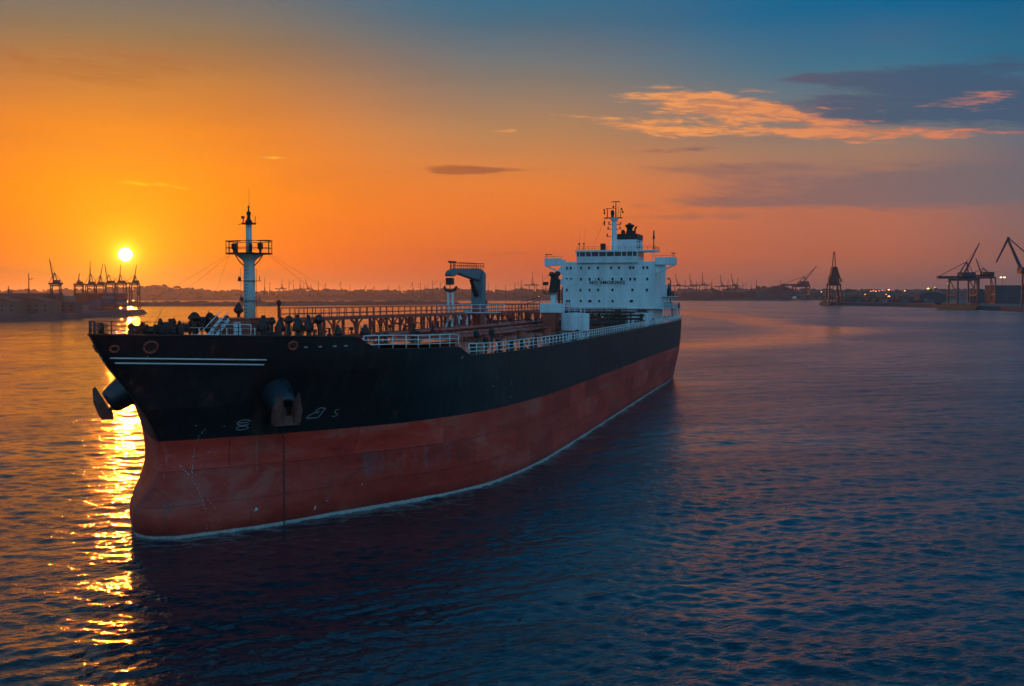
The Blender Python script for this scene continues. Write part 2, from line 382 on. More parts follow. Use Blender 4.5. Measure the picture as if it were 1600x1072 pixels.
def water_material():
    m = bpy.data.materials.new('harbour_water'); m.use_nodes = True
    N = NT(m.node_tree); N.n.clear()
    b = N.new('ShaderNodeBsdfPrincipled'); o = N.new('ShaderNodeOutputMaterial'); N.l.new(b.outputs[0], o.inputs[0])
    pos = N.new('ShaderNodeNewGeometry').outputs['Position']
    x, y, z = N.sep(pos)
    b.inputs['Base Color'].default_value = (0.0004, 0.022, 0.034, 1)
    b.inputs['IOR'].default_value = 1.58
    b.inputs['Specular IOR Level'].default_value = 0.5
    # calm and ruffled patches
    patch = N.noise(N.comb(N.m('MULTIPLY', x, 0.006), N.m('MULTIPLY', y, 0.0045)), 1.0, 4, 0.55, 0.8)
    calm = N.mapr(patch, 0.40, 0.62, 0.55, 1.15)
    ca, sa = math.cos(R(18)), math.sin(R(18))
    u = N.m('ADD', N.m('MULTIPLY', x, ca), N.m('MULTIPLY', y, sa)); v = N.m('SUBTRACT', N.m('MULTIPLY', y, ca), N.m('MULTIPLY', x, sa))
    def ridge(n): return N.m('SUBTRACT', 0.5, N.m('ABSOLUTE', N.m('SUBTRACT', n, 0.5)))
    n1 = ridge(N.noise(N.comb(N.m('MULTIPLY', u, 0.13), N.m('MULTIPLY', v, 0.34)), 1.0, 3, 0.5, 0.6))
    n2 = ridge(N.noise(N.comb(N.m('MULTIPLY', u, 0.50), N.m('MULTIPLY', v, 1.0), 4.0), 1.0, 3, 0.55, 0.5))
    n3 = N.noise(N.comb(N.m('MULTIPLY', u, 2.4), N.m('MULTIPLY', v, 2.8), 9.0), 1.0, 3, 0.55, 0.4)
    gust = N.mapr(N.noise(N.comb(N.m('MULTIPLY', u, 0.018), N.m('MULTIPLY', v, 0.045), 2.0), 1.0, 4, 0.6, 0.7), 0.36, 0.66, 0.45, 1.35)
    wind = N.mapr(x, -15, 75)          # open water to port is ruffled, the rest lies in the ship's lee
    gust = N.m('MULTIPLY', gust, N.m('MULTIPLY_ADD', wind, 1.2, 0.95))
    hgt = N.m('ADD', N.m('MULTIPLY', n1, 0.20), N.m('MULTIPLY', gust, N.m('ADD', N.m('MULTIPLY', n2, 0.22), N.m('MULTIPLY', n3, 0.10))))
    bp = N.new('ShaderNodeBump'); bp.inputs['Distance'].default_value = 1.0
    N.put(bp.inputs['Height'], hgt); N.l.new(bp.outputs[0], b.inputs['Normal'])
    # smooth slick left by the ship's turning wake, astern
    cen = N.new('ShaderNodeFloatCurve'); N.put(cen.inputs['Value'], N.mapr(y, 300, 1300, smooth=False))
    pts = [(0.0, 0.10), (0.062, 0.26), (0.156, 0.50), (0.283, 0.76), (0.508, 0.85), (0.867, 0.88), (1.0, 0.88)]
    cv = cen.mapping.curves[0]
    while len(cv.points) < len(pts): cv.points.new(0.5, 0.5)
    for p_, q_ in zip(cv.points, pts): p_.location = q_
    cen.mapping.update()
    wob = N.m('MULTIPLY', N.m('SUBTRACT', patch, 0.5), 70.0)
    off = N.m('ABSOLUTE', N.m('SUBTRACT', N.m('ADD', x, wob), N.m('MULTIPLY', cen.outputs[0], 205.0)))
    slick = N.m('MULTIPLY', N.mapr(off, 46.0, 4.0, 0.0, 0.8), N.m('MULTIPLY', N.mapr(y, 320, 400), N.mapr(y, 1350, 1100)))
    N.put(b.inputs['Roughness'], N.mapr(slick, 0, 1, N.m('MULTIPLY_ADD', wind, 0.11, N.mapr(patch, 0.38, 0.64, 0.07, 0.12)), 0.04))
    N.put(bp.inputs['Strength'], N.m('MULTIPLY', calm, N.mapr(slick, 0, 1, 1.0, 0.2)))
    return m
M['water'] = water_material()

# ------------------------------------------------------------------ water
def wave_height(X, Y, cell):
    h = np.zeros_like(X); g = np.random.default_rng(5)
    ruffle = 0.90 + 0.38 * np.sin(X * 0.021 + 1.0 + 0.7 * np.sin(Y * 0.013)) * np.sin(Y * 0.017 + 0.4) + 0.22 * np.sin(X * 0.06 + Y * 0.045) * np.sin(Y * 0.05 - X * 0.02)
    for i in range(92):
        short = i < 58
        lam = 0.55 * (2.3 / 0.55) ** g.random() if short else 2.3 * (10.5 / 2.3) ** g.random()
        ang = R(106) + g.normal(0, 0.66 if short else 0.42)
        k = 2 * math.pi / lam
        amp = (0.0185 if short else 0.0115) * lam / (2 * math.pi) * (0.5 + g.random())
        ph = g.random() * 6.28
        keep = np.clip((lam / cell - 2.6) / 2.0, 0, 1)
        q = np.sin(k * (X * math.cos(ang) + Y * math.sin(ang)) + ph + 0.9 * np.sin(X * 0.07 + Y * 0.04 + i) + 0.5 * np.sin(Y * 0.11 - X * 0.05 + 2 * i))
        q = q + 0.22 * np.cos(2 * np.arcsin(np.clip(q, -1, 1)))      # slightly peaked crests
        h += amp * keep * (ruffle if short else 1.0) * q
    return h

def build_water():
    # world-space height field; the rows thin out with distance because far waves are long in view
    ys = [40.0]
    while ys[-1] < 1100: ys.append(ys[-1] + max(0.16, ys[-1] * 0.0032))
    ys = np.array(ys); nu = 760
    u = np.linspace(-1, 1, nu)
    half_w = 30.0 + ys * 0.58
    X = half_w[:, None] * u[None, :]; Y = np.repeat(ys[:, None], nu, 1)
    cell = np.maximum((2 * half_w / nu)[:, None], np.gradient(ys)[:, None]) * np.ones_like(X)
    edge = np.clip((1 - np.abs(u))[None, :] * half_w[:, None] / 12.0, 0, 1) * np.clip((Y - ys[0]) / 6.0, 0, 1) * np.clip((ys[-1] - Y) / 300.0, 0, 1)
    Z = wave_height(X, Y, cell) * edge
    ny, nx = X.shape
    V = np.stack([X, Y, Z], -1).reshape(-1, 3)
    i = np.arange(nx * ny).reshape(ny, nx)
    Q = np.stack([i[:-1, :-1], i[:-1, 1:], i[1:, 1:], i[1:, :-1]], -1).reshape(-1, 4)
    # ring out to the horizon round the patch
    F = 26000.0; k = len(V); h0, h1 = half_w[0], half_w[-1]
    ring = np.array([(-F, -F, 0), (F, -F, 0), (F, F, 0), (-F, F, 0), (-h0, ys[0], 0), (h0, ys[0], 0), (h1, ys[-1], 0), (-h1, ys[-1], 0)], float)
    V = np.concatenate([V, ring])
    RQ = np.array([(0, 1, 5, 4), (1, 2, 6, 5), (2, 3, 7, 6), (3, 0, 4, 7)]) + k
    Q = np.concatenate([Q, RQ])
    me = bpy.data.meshes.new('water')
    me.vertices.add(len(V)); me.vertices.foreach_set('co', V.ravel())
    me.loops.add(len(Q) * 4); me.loops.foreach_set('vertex_index', Q.ravel())
    me.polygons.add(len(Q)); me.polygons.foreach_set('loop_start', np.arange(0, len(Q) * 4, 4))
    me.polygons.foreach_set('loop_total', np.full(len(Q), 4))
    me.update(calc_edges=True)
    me.polygons.foreach_set('use_smooth', np.ones(len(me.polygons), bool))
    me.materials.append(M['water'])
    o = link_mesh('water', me)
    tag(o, 'rippled dark blue harbour water with an orange sunset reflection', kind='structure')
    print('water quads', len(Q))
build_water()

# ------------------------------------------------------------------ tanker: frame and hull form
# local axes of the ship: x to port, y aft, z up from the waterline
ship = empty('tanker_ship', (-26.472, 82.359, 0.0), -math.asin(0.28885))
tag(ship, 'large tanker with black and red hull and white bridge tower, lying at anchor', 'ship')

HULL = {  # z level: (y along the ship, half breadth)
    -4.0: [(1.5, 0), (1.8, .8), (2.5, 1.6), (4, 2.8), (6, 4.2), (9, 6.4), (14, 9.2), (18, 11.4), (23, 14.2), (31, 16.2), (45, 17.2), (55, 17.0), (105, 14.8), (133, 13.2), (160, 10), (172, 6.5), (180, 2)],
    0.0: [(-.5, 0), (-.25, .95), (.35, 1.9), (1.8, 3.1), (4.3, 5.1), (8.6, 7.5), (13.7, 9.9), (17.6, 12.0), (22.9, 14.6), (30.7, 16.7), (45, 17.5), (55, 17.3), (105, 15.3), (133, 14.2), (168, 12.6), (178, 11.0), (184, 7.5)],
    2.0: [(-1.05, 0), (-.8, .95), (.1, 1.95), (1.8, 3.0), (4.3, 5.1), (8.6, 7.6), (13.7, 10.0), (17.6, 12.1), (22.9, 14.7), (30.7, 16.7), (45, 17.5), (55, 17.3), (105, 15.5), (133, 14.4), (168, 13.1), (179, 11.4), (184.6, 8.2)],
    4.6: [(.55, 0), (.75, .30), (1.6, 1.15), (3, 2.45), (5, 4.1), (8.6, 6.8), (13.7, 9.9), (17.6, 12.1), (22.9, 14.7), (30.7, 16.7), (45, 17.5), (55, 17.3), (105, 15.8), (133, 14.7), (168, 13.6), (180, 11.9), (185.0, 9.0)],
    7.2: [(.65, 0), (.85, .32), (2.1, 1.6), (4.2, 3.5), (6.9, 5.8), (10.7, 8.6), (15.8, 11.9), (19, 13.4), (23, 14.8), (30.7, 16.6), (45, 17.5), (55, 17.4), (105, 16.0), (133, 14.9), (168, 14.0), (180, 12.4), (185.4, 9.6)],
    10.5: [(-2.2, 0), (-1.95, .35), (-.2, 1.65), (2, 3.4), (5, 5.8), (9, 8.8), (14, 12.0), (18, 13.9), (23, 15.4), (31, 16.8), (45, 17.6), (60, 17.5), (105, 16.3), (133, 15.2), (168, 14.1), (180, 12.8), (186, 10.2)],
    13.0: [(-4.95, 0), (-4.65, .5), (-3.2, 1.65), (-.6, 3.4), (3.5, 6.3), (8.2, 9.9), (13.5, 12.8), (18, 14.5), (23.5, 15.8), (31, 16.9), (46, 17.7), (62, 17.6), (105, 16.5), (133, 15.4), (168, 14.1), (180, 12.9), (186.2, 10.4)],
    15.4: [(-7.0, 0), (-6.65, .5), (-5.0, 1.7), (-2.0, 3.6), (3.0, 6.9), (8.0, 10.3), (13.5, 13.2), (18, 14.8), (23.5, 16.0), (31, 17.0), (46, 17.7), (62, 17.6), (105, 16.5), (133, 15.4), (168, 14.1), (180, 12.9), (186.3, 10.4)],
}
ZL = sorted(HULL)
SUB = 8
def row(z):
    """half breadth curve at a level, tables blended smoothly in z; every table has 17 knots"""
    i = max(0, min(len(ZL) - 2, int(np.searchsorted(ZL, z)) - 1))
    z0, z1 = ZL[i], ZL[i + 1]; f = (z - z0) / (z1 - z0)
    A = [np.array(HULL[ZL[max(0, min(len(ZL) - 1, j))]], float) for j in (i - 1, i, i + 1, i + 2)]
    zz = [ZL[max(0, min(len(ZL) - 1, j))] for j in (i - 1, i, i + 1, i + 2)]
    m0 = (A[2] - A[0]) / max(zz[2] - zz[0], 1e-6); m1 = (A[3] - A[1]) / max(zz[3] - zz[1], 1e-6)
    h = z1 - z0
    return (2 * f**3 - 3 * f**2 + 1) * A[1] + (f**3 - 2 * f**2 + f) * h * m0 + (-2 * f**3 + 3 * f**2) * A[2] + (f**3 - f**2) * h * m1
def refine(k, sub=SUB):
    """smooth curve through the knots of a row (nose is rounded)"""
    ext = np.concatenate([[[k[1][0], -k[1][1]]], k, [k[-1] + (k[-1] - k[-2])]])
    out = []
    for i in range(1, len(ext) - 2):
        p0, p1, p2, p3 = ext[i - 1], ext[i], ext[i + 1], ext[i + 2]
        d0, d1, d2 = [max(np.linalg.norm(b - a), 1e-6) ** 0.5 for a, b in ((p0, p1), (p1, p2), (p2, p3))]
        m1 = (p1 - p0) / d0 - (p2 - p0) / (d0 + d1) + (p2 - p1) / d1
        m2 = (p2 - p1) / d1 - (p3 - p1) / (d1 + d2) + (p3 - p2) / d2
        m1, m2 = m1 * d1, m2 * d1
        for t in np.linspace(0, 1, sub, endpoint=False):
            out.append((2 * t**3 - 3 * t**2 + 1) * p1 + (t**3 - 2 * t**2 + t) * m1 + (-2 * t**3 + 3 * t**2) * p2 + (t**3 - t**2) * m2)
    out.append(ext[-2])
    a = np.array(out); a[0, 1] = 0.0; a[:, 1] = np.maximum(a[:, 1], 0)
    return a
_rows = {}
def hrow(z):
    z = round(float(z), 3)
    if z not in _rows: _rows[z] = refine(row(z))
    return _rows[z]
def half(s, z):
    a = hrow(z); return float(np.interp(s, a[:, 0], a[:, 1]))
DECK_Z = 12.3
def sheer(s):
    pts = [(-8, 15.34), (-6.8, 15.31), (0, 15.05), (5.2, 14.88), (10.4, 14.69), (10.9, 14.5), (11.4, 14.12), (12.0, 13.80), (13, 13.58), (17, 13.46), (23, 13.36), (23.6, 13.2), (24.4, 12.8), (25.2, 12.52), (30, 12.42), (50, 12.44), (100, 12.52), (155, 12.52), (170, 12.6), (175.5, 12.65), (176.3, 13.0), (190, 13.05)]
    return float(np.interp(s, [p[0] for p in pts], [p[1] for p in pts]))
def hull_point(s, z, off=0.0, side=1):
    h0 = half(s, z)
    e = 0.06
    ds = Vector((half(s + e, z) - half(s - e, z), 2 * e, 0)); dz = Vector((half(s, z + e) - half(s, z - e), 0, 2 * e))
    n = ds.cross(dz); n.normalize()
    if n.x < 0: n = -n
    p = Vector((h0, s, z)) + n * off
    return Vector((p.x * side, p.y, p.z)), Vector((n.x * side, n.y, n.z))

def build_hull():
    levels = list(np.linspace(-4, 0, 4)) + list(np.linspace(0.6, 12.4, 22))
    ups = 8
    rows = []
    for z in levels:
        a = hrow(z); rows.append([(h, s, z) for s, h in a])
    ref = hrow(12.4)
    # flared upper part up to the sheer line; each column keeps its knot index
    for j in range(1, ups + 1):
        r = []
        for i in range(len(ref)):
            s_guess = hrow(14)[i, 0]
            for _ in range(3):
                zt = sheer(s_guess); z = 12.4 + (zt - 12.4) * j / ups
                s_guess = hrow(z)[i, 0]
            h, s = hrow(z)[i, 1], hrow(z)[i, 0]
            r.append((h, s, z))
        rows.append(r)
    n = len(rows[0])
    mb = MB()
    for side in (1, -1):
        vs = [(h * side, s, z) for r in rows for (h, s, z) in r]
        fs = []
        for j in range(len(rows) - 1):
            for i in range(n - 1):
                q = (j * n + i, j * n + i + 1, (j + 1) * n + i + 1, (j + 1) * n + i)
                fs.append(q if side > 0 else q[::-1])
        mb.add(vs, fs)
    # transom
    vs = []; fs = []
    for r in rows:
        h, s, z = r[-1]; vs += [(h, s, z), (-h, s, z)]
    for j in range(len(rows) - 1): fs.append((2 * j, 2 * j + 1, 2 * j + 3, 2 * j + 2))
    mb.add(vs, fs)
    me = bpy.data.meshes.new('hull'); me.from_pydata(mb.v, [], mb.f)
    bm = bmesh.new(); bm.from_mesh(me); bmesh.ops.remove_doubles(bm, verts=bm.verts, dist=0.002)
    bmesh.ops.recalc_face_normals(bm, faces=bm.faces)
    for e in bm.edges:
        if len(e.link_faces) == 2 and e.calc_face_angle(0) > R(50): e.smooth = False
    # gunwale plate turned inboard along the open top edge
    top = [e for e in bm.edges if e.is_boundary and min(v.co.z for v in e.verts) > 12.0]
    bm.to_mesh(me); bm.free()
    me.polygons.foreach_set('use_smooth', [True] * len(me.polygons))
    me.materials.append(M['hull'])
    hull = link_mesh('hull', me, ship)
    top_row = rows[-1]
    # gunwale bar all along the top edge
    for side in (1, -1):
        pts = [(h * side * 0.998, s, z + 0.0) for h, s, z in top_row]
        MB().tube(pts, 0.075, 6).build('gunwale', M['black'], hull, smooth=True)
    # decks
    def deck(name, z, s0, s1, m, inset=0.12, camber=0.25, parent=ship):
        a = hrow(z); S = [s for s in a[:, 0] if s0 < s < s1]; S = [s0] + S + [s1]
        vs = []; fs = []; K = 9
        for s in S:
            w = max(half(s, z) - inset, 0.02)
            for k in range(K):
                u = -1 + 2 * k / (K - 1); vs.append((u * w, s, z + camber * (1 - u * u)))
        for i in range(len(S) - 1):
            for k in range(K - 1): fs.append((i * K + k, i * K + k + 1, (i + 1) * K + k + 1, (i + 1) * K + k))
        return MB().add(vs, fs).build(name, m, parent, smooth=True)
    deck('main_deck', DECK_Z, 12.0, 186.0, M['deck'])
    fd = deck('forecastle_deck', 13.95, -5.2, 23.0, M['deck'], camber=0.1)
    MB().box(-15.4, 15.4, 22.9, 23.1, DECK_Z, 14.0).build('forecastle_bulkhead', M['red'], ship)
    return hull
hull = build_hull()

def hull_ribbon(name, pts, width, m, side=1, off=0.03, closed=False, parent=hull, thick=0.0):
    """flat painted line following the plating; pts are (along, height)"""
    mb = MB(); P = list(pts) + ([pts[0]] if closed else [])
    for (a, b) in zip(P[:-1], P[1:]):
        n = max(1, int(math.hypot(b[0] - a[0], b[1] - a[1]) / 0.6))
        d = Vector((b[0] - a[0], b[1] - a[1])).normalized(); q = Vector((-d.y, d.x)) * width / 2
        vs = []; fs = []
        for i in range(n + 1):
            t = i / n; c = (a[0] + (b[0] - a[0]) * t, a[1] + (b[1] - a[1]) * t)
            for sg in (-1, 1):
                p, _ = hull_point(c[0] + q.x * sg, c[1] + q.y * sg, off, side); vs.append(p)
            if i: fs.append((2 * i - 2, 2 * i - 1, 2 * i + 1, 2 * i))
        mb.add(vs, fs)
    return mb.build(name, m, parent)

def hull_bar(name, pts, r, m, side=1, parent=hull):
    return MB().tube([hull_point(s, z, r * 0.4, side)[0] for s, z in pts], r, 6).build(name, m, parent, smooth=True)
for side in (1, -1):
    for (za, zb) in ((13.66, 13.11), (13.30, 12.74)):
        sA = -5.40 if za > 13.5 else -5.0
        S = np.linspace(sA, 4.3, 26); Z = np.linspace(za, zb, 26)
        hull_bar('rubbing_strip', list(zip(S, Z)), 0.055, M['rail'], side)

# ------------------------------------------------------------------ anchors, bolsters, painted marks
def ring_loft(rings, n=20):
    """rings: (centre, axis, radius_a, radius_b)"""
    mb = MB(); vs = []; fs = []
    for c, ax, ra, rb in rings:
        ax = Vector(ax).normalized(); a = ax.cross(Vector((0, 0, 1))).normalized(); b = a.cross(ax)
        for k in range(n):
            t = 2 * math.pi * k / n; vs.append(Vector(c) + a * math.cos(t) * ra + b * math.sin(t) * rb)
    for i in range(len(rings) - 1):
        for k in range(n): fs.append((i * n + k, i * n + (k + 1) % n, (i + 1) * n + (k + 1) % n, (i + 1) * n + k))
    fs.append(tuple(range(n))[::-1]); fs.append(tuple(range((len(rings) - 1) * n, len(rings) * n)))
    return mb.add(vs, fs)

def bolster_and_anchor(side):
    h, n = hull_point(6.3, 10.35, 0, 1)
    ax = Vector((n.x, n.y, -0.62)).normalized()
    f = lambda v: Vector((v.x * side, v.y, v.z))
    rings = []
    for u, ra, rb in ((-0.9, 1.32, 1.42), (0.0, 1.26, 1.34), (0.5, 1.18, 1.24), (1.05, 1.08, 1.14), (1.5, 0.98, 1.02), (1.75, 0.86, 0.9), (1.8, 0.62, 0.66), (1.45, 0.5, 0.52)):
        rings.append((f(h + ax * u), f(ax), ra, rb))
    ring_loft(rings).build('anchor_bolster', M['pod'], hull, smooth=True)
    # stockless anchor housed against the lip
    an = empty('anchor', parent=ship)
    tip = h + ax * 1.85
    sidev = ax.cross(Vector((0, 0, 1))).normalized(); upv = sidev.cross(ax).normalized()
    if upv.z < 0: upv = -upv
    def P(a, u, o): return f(tip + sidev * a * 1.15 + upv * (u * 1.25 + 0.2) + ax * o * 1.2)
    MB().beam(P(0, 0.1, -1.2), P(0, -0.75, 0.35), 0.34, 0.30).build('shank', M['rust'], an, bevel=0.03)
    cr = MB()
    cr.beam(P(-0.85, -0.72, 0.45), P(0.85, -0.72, 0.45), 0.9, 0.75)
    cr.beam(P(-0.28, -0.75, 0.32), P(-0.1, -1.22, 0.38), 0.5, 0.4, 0.22, 0.2)
    cr.beam(P(0.28, -0.75, 0.32), P(0.1, -1.22, 0.38), 0.5, 0.4, 0.22, 0.2)
    cr.build('crown', M['rust'], an, bevel=0.04)
    for sg in (-1, 1):
        fl = MB()
        A = [P(sg * 0.34, -0.55, 0.18), P(sg * 0.98, -0.62, 0.18), P(sg * 1.02, 0.15, 0.10), P(sg * 0.62, 1.15, 0.02), P(sg * 0.42, 0.4, 0.06)]
        B = [P(sg * 0.34, -0.55, 0.95), P(sg * 0.90, -0.62, 0.90), P(sg * 0.90, 0.15, 0.66), P(sg * 0.62, 1.10, 0.26), P(sg * 0.48, 0.4, 0.72)]
        fl.add(A + B, [(0, 1, 2, 3, 4), (9, 8, 7, 6, 5)] + [(i, (i + 1) % 5, 5 + (i + 1) % 5, 5 + i) for i in range(5)])
        fl.build('fluke', M['rust'], an, bevel=0.03)
    return P(0, -1.2, 0.38)
low_port = bolster_and_anchor(1)
bolster_and_anchor(-1)

# chain hanging from the port anchor into the water
def chain():
    ch = empty('anchor_chain', parent=ship)
    link = MB()
    pts = [(0.09 * math.cos(t), 0, 0.20 * math.sin(t)) for t in np.linspace(0, 2 * math.pi, 9)]
    link.tube(pts, 0.03, 5)
    me = link.mesh('chain_link', M['chain'], smooth=True)
    x0, y0, z0 = low_port; k = 0; z = z0
    while z > -0.6:
        o = link_mesh('chain_link', me, ch, (x0, y0, z), 0 if k % 2 else math.pi / 2); z -= 0.315; k += 1
chain()

def circle_pts(s0, z0, rs, rz, a0=0, a1=360, n=14): return [(s0 + rs * math.cos(R(a)), z0 + rz * math.sin(R(a))) for a in np.linspace(a0, a1, n)]
# bow thruster sign, bulbous bow sign and loose letters
hull_ribbon('thruster_sign', circle_pts(5.0, 8.20, 0.40, 0.22, 20, 330), 0.055, M['mark'])
hull_ribbon('thruster_sign', [(4.7, 8.20), (5.28, 8.20)], 0.05, M['mark'])
hull_ribbon('thruster_sign', circle_pts(5.02, 7.78, 0.36, 0.15, 0, 360), 0.045, M['mark'])
dx = 0.89
hull_ribbon('bulb_sign', [(a + dx, b - .1) for a, b in ((8.22, 8.30), (9.05, 8.30), (9.18, 8.62), (9.36, 9.02), (8.98, 9.10), (8.78, 8.98), (8.66, 8.72), (8.42, 8.60), (8.22, 8.38))], 0.055, M['mark'], closed=True)
hull_ribbon('bulb_sign', [(a + dx, b - .1) for a, b in ((8.72, 8.78), (8.86, 8.66), (8.96, 8.86))], 0.045, M['mark'])
hull_ribbon('tug_mark', [(a + dx, b - .1) for a, b in ((10.42, 8.86), (10.16, 8.78), (10.20, 8.60), (10.44, 8.50), (10.40, 8.32), (10.08, 8.30))], 0.04, M['mark'])
hull_ribbon('tug_mark', [(30.05, 9.24), (30.25, 9.36), (30.5, 9.30)], 0.05, M['mark'])
hull_ribbon('tug_mark', [(34.75, 9.1), (34.75, 9.6)], 0.06, M['mark'])
hull_ribbon('tug_mark', [(23.6, 12.3), (23.9, 12.5)], 0.09, M['mark'])
# draught scales on the bow: rows of small painted figures
def draught(curve, n, w, h):
    mb = MB()
    S = np.interp(np.linspace(0, 1, n), np.linspace(0, 1, len(curve)), [c[0] for c in curve]); Z = np.interp(np.linspace(0, 1, n), np.linspace(0, 1, len(curve)), [c[1] for c in curve])
    for s, z in zip(S, Z):
        if random.random() < 0.30: continue
        ww, hh = w * random.uniform(0.5, 1.1), h * random.uniform(0.5, 1.1); s += random.uniform(-.03, .03)
        q = [hull_point(s + a * ww, z + b * hh, 0.03)[0] for a, b in ((-.5, -.5), (.5, -.5), (.5, .5), (-.5, .5))]
        mb.add(q, [(0, 1, 2, 3)])
    o = mb.build('draught_scale', M['mark'], hull); o['kind'] = 'stuff'
draught([(2.85, 7.85), (2.66, 7.52), (2.52, 6.20), (2.40, 5.2), (2.15, 4.3)], 26, 0.055, 0.09)
draught([(1.70, 5.32), (1.80, 5.0), (2.08, 4.32), (2.08, 3.39), (1.87, 2.24), (1.8, 0.34)], 46, 0.06, 0.075)
draught([(2.2, 2.9), (2.45, 1.9), (2.6, 0.5)], 16, 0.04, 0.06)
draught([(13.4, 8.6), (12.9, 6.6), (12.5, 5.2), (13.3, 1.2)], 24, 0.025, 0.06)
for s, z, w, h in ((4.9, 1.55, .32, .34), (9.7, 0.95, .26, .42), (10.8, 1.35, .16, .14), (6.9, 8.45, .1, .1), (-3.4, 13.7, .09, .09), (2.2, 8.2, .1, .08), (3.9, 8.0, .1, .08), (34.6, 7.9, .2, .3), (14.2, 2.2, .1, .3)):
    pts = [(s - w / 2, z - h / 2), (s + w * .3, z - h * .3), (s + w / 2, z + h * .1), (s + .1 * w, z + h / 2), (s - .2 * w, z + .1 * h)]
    MB().add([hull_point(a, b, 0.03)[0] for a, b in pts], [(0, 1, 2, 3, 4)]).build('bare_patch', M['mark'], hull)
# round panama chock castings in the bulwark
for side in (1, -1):
    for s, z, r in ((-3.45, 14.35, 0.50), (5.7, 14.15, 0.36), (-5.5, 14.3, 0.28)):
        p, n = hull_point(s, z, 0.0, side)
        p = Vector(p)
        ring = MB(); K = 18
        a = n.cross(Vector((0, 0, 1))).normalized(); b = a.cross(n)
        ring.tube([p + a * math.cos(t) * r + b * math.sin(t) * r * 0.85 + n * 0.02 for t in np.linspace(0, 2 * math.pi, K)], 0.085, 6)
        ring.build('chock', M['red'], hull, smooth=True)
        MB().add([p + a * math.cos(t) * r * 0.95 + b * math.sin(t) * r * 0.8 + n * 0.03 for t in np.linspace(0, 2 * math.pi, K)[:-1]], [tuple(range(K - 1))]).build('chock_opening', M['brown'], hull)
for s in (6.6, 7.6, 8.7, 9.6):
    p, n = hull_point(s, 14.0, 0.04, 1); MB().cbox(p, (0.12, 0.42, 0.10)).build('freeing_port', M['mark'], hull)

# ------------------------------------------------------------------ railings
def railing(path, height=1.05, spacing=1.6, m=None, rp=0.032, rr=0.026, n_rails=3, parent=ship, name='railing', top_r=None):
    m = m or M['rail']
    root = empty(name, parent=parent)
    pts = [Vector(p) for p in path]
    for k in range(n_rails):
        z = height * (k + 1) / n_rails
        r = top_r if (top_r and k == n_rails - 1) else rr
        MB().tube([p + Vector((0, 0, z)) for p in pts], r, 5).build('rail', m, root, smooth=True)
    me = MB().tube([(0, 0, 0), (0, 0, height)], rp, 5).mesh('post', m, smooth=True)
    # posts at even arc length
    seg = [(pts[i + 1] - pts[i]).length for i in range(len(pts) - 1)]; L = sum(seg); n = max(1, round(L / spacing))
    for j in range(n + 1):
        d = L * j / n; i = 0
        while i < len(seg) - 1 and d > seg[i]: d -= seg[i]; i += 1
        p = pts[i].lerp(pts[i + 1], min(d / max(seg[i], 1e-6), 1)); link_mesh('post', me, root, p)
    return root
def edge_path(s0, s1, n, side, inset=0.15, dz=0.0, z=None):
    out = []
    for s in np.linspace(s0, s1, n):
        zz = sheer(s) if z is None else z
        out.append((side * max(half(s, zz) - inset, 0.02), s, (sheer(s) if z is None else z) + dz))
    return out
# bow railing right round the stem, dark steel
bow = [p for p in edge_path(9.5, -6.7, 26, -1, 0.1)] + [p for p in edge_path(-6.7, -4.0, 6, 1, 0.1)]
railing(bow, 0.92, 1.15, M['dark'], 0.04, 0.028, 3, name='bow_railing')
railing(edge_path(-4.0, 3.2, 10, 1, 0.1), 0.92, 1.5, M['dark'], 0.04, 0.024, 3, name='bow_railing')
railing([(half(s, 13.5) - 0.12, s, sheer(max(s, 13.0)) + 0.02) for s in np.linspace(11.4, 23.2, 12)], 1.12, 1.55, M['rail'], 0.05, 0.045, 3, name='side_railing', top_r=0.05)
railing([(-half(s, 13.5) + 0.12, s, sheer(max(s, 13.0)) + 0.02) for s in np.linspace(11.4, 23.2, 12)], 1.12, 1.55, M['rail'], 0.05, 0.045, 3, name='side_railing', top_r=0.05)
railing(edge_path(25.2, 175.0, 60, 1, 0.12), 1.05, 1.5, M['rail'], 0.055, 0.038, 3, name='side_railing', top_r=0.05)
railing(edge_path(25.2, 175.0, 60, -1, 0.12), 1.05, 1.9, M['dark'], 0.045, 0.035, 3, name='side_railing')

